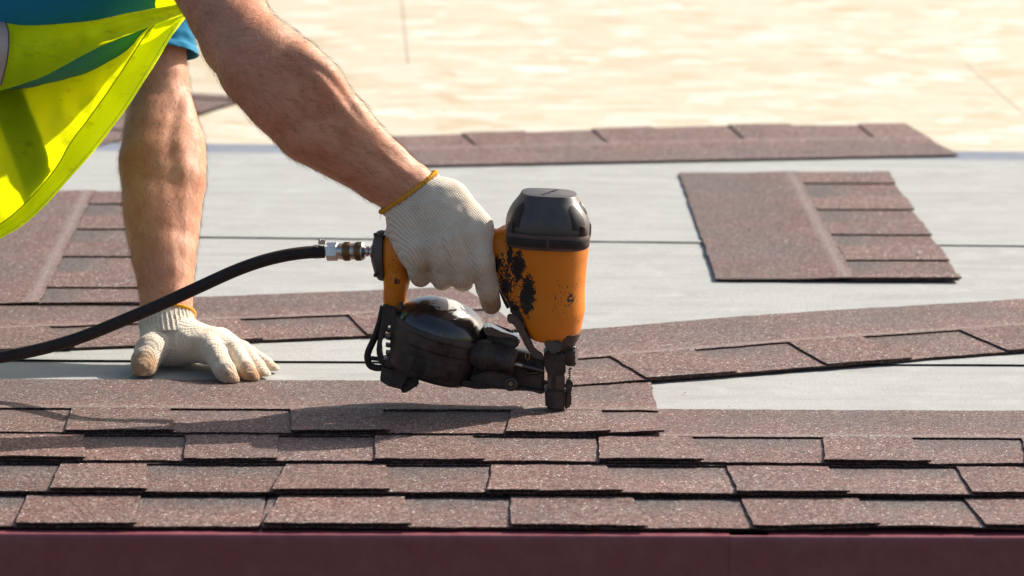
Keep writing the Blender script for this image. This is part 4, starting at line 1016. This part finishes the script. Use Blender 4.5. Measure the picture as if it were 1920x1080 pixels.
# left glove pressed flat on the felt
ff = Field((-.52, .70, -.004), (-.20, 1.0, .125), .00125)
q_ = lambda x, y, s: U(x, y, s)
K2 = MPP * 1.05
ff.chain([(q_(313, 600, .885), 44 * K2), (q_(317, 628, .874), 42 * K2), (q_(325, 652, .868), 36 * K2)], .012)
for a, b, r1, r2 in (((322, 648, .862), (386, 654, .822), 34, 26), ((330, 638, .872), (404, 642, .842), 34, 24.5), ((338, 634, .885), (414, 640, .862), 32, 22), ((338, 642, .895), (412, 648, .880), 30, 20)):
    ff.cone(q_(*a), q_(*b), r1 * K2, r2 * K2, .018)
LF = [([(386, 654, .822), (404, 664, .800), (422, 696, .762), (432, 714, .750)], (26, 22, 19.5, 17.5)),
      ([(404, 642, .842), (438, 659, .822), (460, 692, .783), (471, 710, .765)], (24, 20, 18, 16.5)),
      ([(414, 640, .862), (454, 657, .844), (481, 688, .810), (494, 705, .791)], (21.5, 18, 16.5, 15)),
      ([(412, 648, .880), (468, 664, .862), (497, 684, .840), (512, 695, .827)], (19, 16, 14.5, 13.5))]
for pts, rr_ in LF:
    pt = [q_(*p) for p in pts]
    ff.cone(pt[0], pt[1], rr_[0] * K2, rr_[1] * K2, .008); ff.cone(pt[1], pt[2], rr_[1] * K2, rr_[2] * K2, .003); ff.cone(pt[2], pt[3], rr_[2] * K2, rr_[3] * K2, .003)
th = [q_(302, 636, .868), q_(282, 658, .832), q_(272, 678, .812), q_(270, 693, .797)]
ff.cone(th[0], th[1], 35 * K2, 28 * K2, .016); ff.cone(th[1], th[2], 28 * K2, 25.5 * K2, .006); ff.cone(th[2], th[3], 25.5 * K2, 24 * K2, .004)
ff.cut((0, 0, .0042), (0, 0, -1), .002)
V, Q = ff.mesh(2)
fold = np.array([mnoise.noise((p[0] * 50 + p[2] * 40, p[1] * 30, p[2] * 60)) + .6 * mnoise.noise((p[0] * 120, p[1] * 80, p[2] * 110)) for p in V]); V = V + np.stack([.0003 * fold, -.0007 * fold, .0007 * fold * (V[:, 2] > .015)], 1); me = mesh_from(V, Q)
st = np.zeros(len(V))
for p_, rad_, am in ((th[3], .024, 1.5), (q_(434, 718, .750), .024, 1.0), (q_(472, 713, .765), .026, 1.25), (q_(494, 703, .80), .016, .7), (q_(511, 696, .83), .014, .5), (q_(350, 690, .81), .035, .55), (q_(400, 690, .80), .025, .45)):
    st = np.maximum(st, am * np.clip(1.15 - np.linalg.norm(V - p_, axis=1) / rad_, 0, 1))
d_ = np.array([.80, -.30, -.52]); d_ /= np.linalg.norm(d_); c_ = np.cross(d_, (0, .5, .86))
knit_attr(me, V, (V - th[0]) @ c_ + 0, (V - th[0]) @ d_, st)
gl2 = pp('glove', me, 'knit'); gl2['label'] = 'glove pressed flat on the roof with brown stained fingertips'
ax2 = la[-3][0] - la[-1][0]; ax2 /= np.linalg.norm(ax2); u2 = np.array([1.0, 0, 0]); u2 -= ax2 * (u2 @ ax2); u2 /= np.linalg.norm(u2); v2 = np.cross(ax2, u2)
ct2 = q_(311.5, 593, .888); hw2 = 52 * K2
pp('cuff', cuff_mesh(ct2, ct2 - ax2 * .036 + np.array([.004, -.004, 0]), u2, v2, (hw2, hw2 * .80), (hw2 * 1.06, hw2 * .92), 36, 16, .0009, lambda t: 1 - .02 * math.sin(math.pi * t), 5), 'knit', gl2)
pp('cuff_trim', trim_mesh(ct2 + ax2 * .0006, u2, v2, hw2 * 1.02, hw2 * .82, .0023, 7), 'trim', gl2)
pp('loose_thread', tube(smooth_path([q_(259, 690, .79), q_(252, 697, .787), q_(240, 706, .783), q_(231, 712, .780)], 10), .0004, 5), 'knit', gl2)

# shirt
fs = Field((-1.28, .60, .22), (-.26, 1.24, .86), .0055)
fs.ball(chest + np.array([0, 0, -.012]), (.195, .188, .165), .05); fs.cone(chest, hip, .150, .155, .06)
fs.cone(shR + np.array([-.03, .03, .0]), shL + np.array([-.03, -.03, 0]), .070, .070, .05); fs.cone(chest + np.array([.06, 0, .04]), chest * .62 + neck * .38 + np.array([.03, 0, .02]), .095, .080, .04)
slR = [ra[0][0], U(352, -110, sA(-110))]; fs.cone(slR[0], slR[1], .066, .062, .02)
V, Q = fs.mesh(2)
wr_ = np.array([mnoise.noise((p[0] * 16, p[1] * 10, p[2] * 26)) for p in V]); V = V + np.stack([wr_ * .002, 0 * wr_, wr_ * .003], 1)
SV = list(V); SF = [tuple(q) for q in Q]
spath = smooth_path([la[0][0], U(288, -30, 1.145), U(296, 30, 1.13), U(303, 70, 1.12), U(308, 99, 1.112)], 46); n_sl = 46; seg = 72
T_ = np.gradient(spath, axis=0); T_ /= np.linalg.norm(T_, axis=1)[:, None]
for lay in (1, 0):
    for i in range(n_sl):
        k_ = i if lay else n_sl - 1 - i; t = k_ / (n_sl - 1); u = np.array([1.0, 0, 0]); u -= T_[k_] * (u @ T_[k_]); u /= np.linalg.norm(u); v = np.cross(T_[k_], u)
        r = (.062 - .026 * min(1, t * 1.6)) + .0052 * t + (.0012 if t > .90 else 0)
        for j in range(seg):
            a = 2 * math.pi * j / seg
            f = r + (.0030 * mnoise.noise((a * 1.3, t * 9 + a, 2.2)) + .0018 * math.sin(9 * t + 3 * a) if lay else -.0014)
            SV.append(spath[k_] + u * math.cos(a) * f + v * math.sin(a) * f * .92 + T_[k_] * (.010 * t * math.cos(a)))
o = len(V)
SF += [(o + i * seg + j, o + (i + 1) * seg + j, o + (i + 1) * seg + (j + 1) % seg, o + i * seg + (j + 1) % seg) for i in range(2 * n_sl - 1) for j in range(seg)]
tee = pp('t_shirt', mesh_from(SV, SF), 'tee')

# vest panels: cloth sheets hung from the shoulders
def sheet(grid, mu, nv, wrk=.0, seed=0):
    """grid[row][col] of (px, py, depth) -> smooth cloth sheet"""
    Gd = np.array([[U(*c) for c in row] for row in grid])
    rows = np.array([smooth_path(r, nv) for r in Gd])
    P = np.array([smooth_path(rows[:, j], mu) for j in range(nv)]).transpose(1, 0, 2)
    if wrk:
        for i in range(mu):
            for j in range(nv):
                p = P[i, j]; P[i, j, 1] += wrk * (mnoise.noise((p[0] * 22 + p[2] * 12, seed, p[2] * 7)) + .5 * mnoise.noise((p[0] * 50, seed + 5, p[2] * 40)))
    V = P.reshape(-1, 3); F = [(i * nv + j, i * nv + j + 1, (i + 1) * nv + j + 1, (i + 1) * nv + j) for i in range(mu - 1) for j in range(nv - 1)]
    return V, F, P
VM = []
def add_sheet(*a, **k):
    V, F, P = sheet(*a, **k); VM.append((V, F)); return P
topA = [(-260, 10), (-100, 22), (2, 30), (71, 39), (130, 39), (183, 36), (253, 22), (326, 9), (362, -4)]
botA = [(-260, 230), (-110, 200), (-4, 172), (43, 157), (86, 141), (183, 90), (263, 57), (340, 30), (362, 20)]
def mixp(a, b, t, s): return (a[0] + (b[0] - a[0]) * t, a[1] + (b[1] - a[1]) * t, s)
sA_ = [.80, .775, .765, .76, .757, .755, .75, .745, .745]
A_rows = [[mixp(a, b, t, s + ds) for a, b, s in zip(topA, botA, sA_)] for t, ds in ((0, .045), (.10, .016), (.38, .0), (.72, .002), (1, .018))]
add_sheet(A_rows, 40, 90, .008, 2)
B_rows = [[(60, 70, .88), (150, 28, .875), (215, -4, .87), (270, -30, .86), (330, -60, .85)], [(100, 64, .845), (165, 44, .845), (235, 14, .84), (290, -4, .83), (345, -28, .82)], [(110, 70, .85), (183, 52, .85), (253, 36, .845), (326, 20, .84), (352, 6, .83)]]
add_sheet(B_rows, 22, 50, .003, 6)
topC = [(350, 22), (300, 43), (263, 57), (222, 89), (145, 126), (86, 140), (0, 165), (-130, 205), (-260, 240)]
hemC = [(354, 26), (322, 68), (296, 112), (262, 165), (205, 247), (140, 324), (20, 436), (-110, 480), (-260, 500)]
sC = [.80, .815, .83, .842, .855, .862, .872, .88, .89]
C_rows = [[mixp(a, b, t, s + ds - .02 * t) for a, b, s in zip(topC, hemC, sC)] for t, ds in ((0, .03), (.2, .012), (.45, .0), (.75, .006), (1, .012))]
P = add_sheet(C_rows, 50, 110, .010, 9)
crease = [(344, 28), (318, 34), (281, 55), (224, 140), (171, 216), (133, 267), (100, 322), (36, 392), (-20, 432), (-110, 470), (-260, 490)]
hemD = [(351, 24), (338, 40), (322, 68), (284, 130), (235, 207), (180, 278), (142, 322), (68, 402), (0, 447), (-110, 484), (-260, 504)]
sD = [.795, .80, .81, .828, .84, .848, .853, .858, .862, .868, .875]
D_rows = [[mixp(a, b, t, s - .012 + ds) for a, b, s in zip(crease, hemD, sD)] for t, ds in ((0, .012), (.12, .0), (.5, -.010), (.88, -.004), (1, .008), (.90, .016))]
add_sheet(D_rows, 36, 120, .0045, 14)
# back and sides of the vest (out of the picture)
fv = Field((-1.2, .66, .30), (-.28, 1.22, .9), .009)
fv.ball(chest + np.array([0, 0, .02]), (.205, .20, .165), .05); fv.cone(chest, hip, .165, .17, .06)
fv.cut(U(0, -60, .95), (.15, 0, -1), .0)
V, Q = fv.mesh(1); VM.append((V, [tuple(q) for q in Q]))
Vs = []; Fs = []
for v, f in VM:
    o = len(Vs); Vs += [tuple(p) for p in v]; Fs += [tuple(i + o for i in q) for q in f]
vest = pp('vest', mesh_from(Vs, Fs), 'vest')
# tape sewn on the far face of the hanging panel, and the end of the tape on the near fold
def tape(P, rows, off):
    """strip between two pixel polylines laid on the sheet"""
    V = []; F = []
    for a, b in rows:
        for t in np.linspace(0, 1, 7):
            x = a[0] + (b[0] - a[0]) * t; y = a[1] + (b[1] - a[1]) * t
            V.append(on_sheet(P, x, y, off))
    n = 7
    F = [(i * n + j, i * n + j + 1, (i + 1) * n + j + 1, (i + 1) * n + j) for i in range(len(rows) - 1) for j in range(n - 1)]
    return mesh_from(V, F)
def on_sheet(P, x, y, off):
    p = P.reshape(-1, 3); d = p - CAM; z = d @ FWD; X = 960 + FPX * (d @ RGT) / z; Y = 540 - FPX * (d @ UPV) / z
    k = np.argsort((X - x) ** 2 + (Y - y) ** 2)[:4]; wgt = 1 / (((X[k] - x) ** 2 + (Y[k] - y) ** 2) + 4)
    s = (p[k, 1] * wgt).sum() / wgt.sum(); return U(x, y, s + off)
Lf = [(-40, 150), (-16, 200), (0, 236), (28, 302), (54, 378)]; Rt = [(30, 128), (42, 158), (62, 206), (86, 262), (104, 314)]
rows = [(Lf[0], Rt[0])]
LfS = smooth_path([(x, y, 0) for x, y in Lf], 16); RtS = smooth_path([(x, y, 0) for x, y in Rt], 16)
pp('reflective_tape', tape(P, [((l[0], l[1]), (r[0], r[1])) for l, r in zip(LfS, RtS)], .004), 'tape', vest)
Ve, Fe, PA = sheet(A_rows, 40, 90, .008, 2)
eL = smooth_path([(-110, 26, 0), (-104, 90, 0), (-112, 150, 0), (-122, 196, 0)], 14); eR = smooth_path([(6, 31, 0), (16, 60, 0), (14, 108, 0), (2, 160, 0)], 14)
pp('reflective_tape', tape(PA, [((l[0], l[1]), (r[0], r[1])) for l, r in zip(eL, eR)], -.003), 'tape', vest)
cr = smooth_path([(x, y, s_ - .0145) for (x, y), s_ in zip(crease, sD)], 90)
pp('hem_seam', tube([U(*c) for c in cr[6:]], .0007, 6), 'seam', vest)
cr = smooth_path([(x - 6, y - 1, s_ - .0205) for (x, y), s_ in zip(hemD, sD)], 90)
pp('hem_seam', tube([U(*c) for c in cr[14:]], .00035, 5), 'seam', vest)
pp('tape_binding', tube([on_sheet(PA, x, y, -.0036) for x, y, z in eR], .0009, 6), 'binding', vest)
# trousers and boots (out of the picture)
ft = Field((-1.36, .62, -.004), (-.62, 1.34, .52), .008)
ft.ball(hip, (.18, .19, .15), .04)
for s in (-1, 1):
    kn = np.array([-.76, .97 + s * .16, .088]); an = np.array([-1.2, .97 + s * .14, .072])
    ft.cone(hip + np.array([.02, s * .10, -.02]), kn, .105, .078, .05); ft.cone(kn, an, .078, .062, .03)
ft.cut((0, 0, .006), (0, 0, -1), .004)
V, Q = ft.mesh(2); pp('trousers', mesh_from(V, Q), 'denim')
for s in (-1, 1):
    fo = Field((-1.42, .97 + s * .14 - .09, 0), (-1.12, .97 + s * .14 + .09, .2), .006)
    fo.cone((-1.2, .97 + s * .14, .075), (-1.30, .97 + s * .14, .06), .060, .050, .02); fo.cone((-1.30, .97 + s * .14, .10), (-1.31, .97 + s * .14, .045), .045, .040, .02)
    V, Q = fo.mesh(1); pp('boot', mesh_from(V, Q), 'leather')
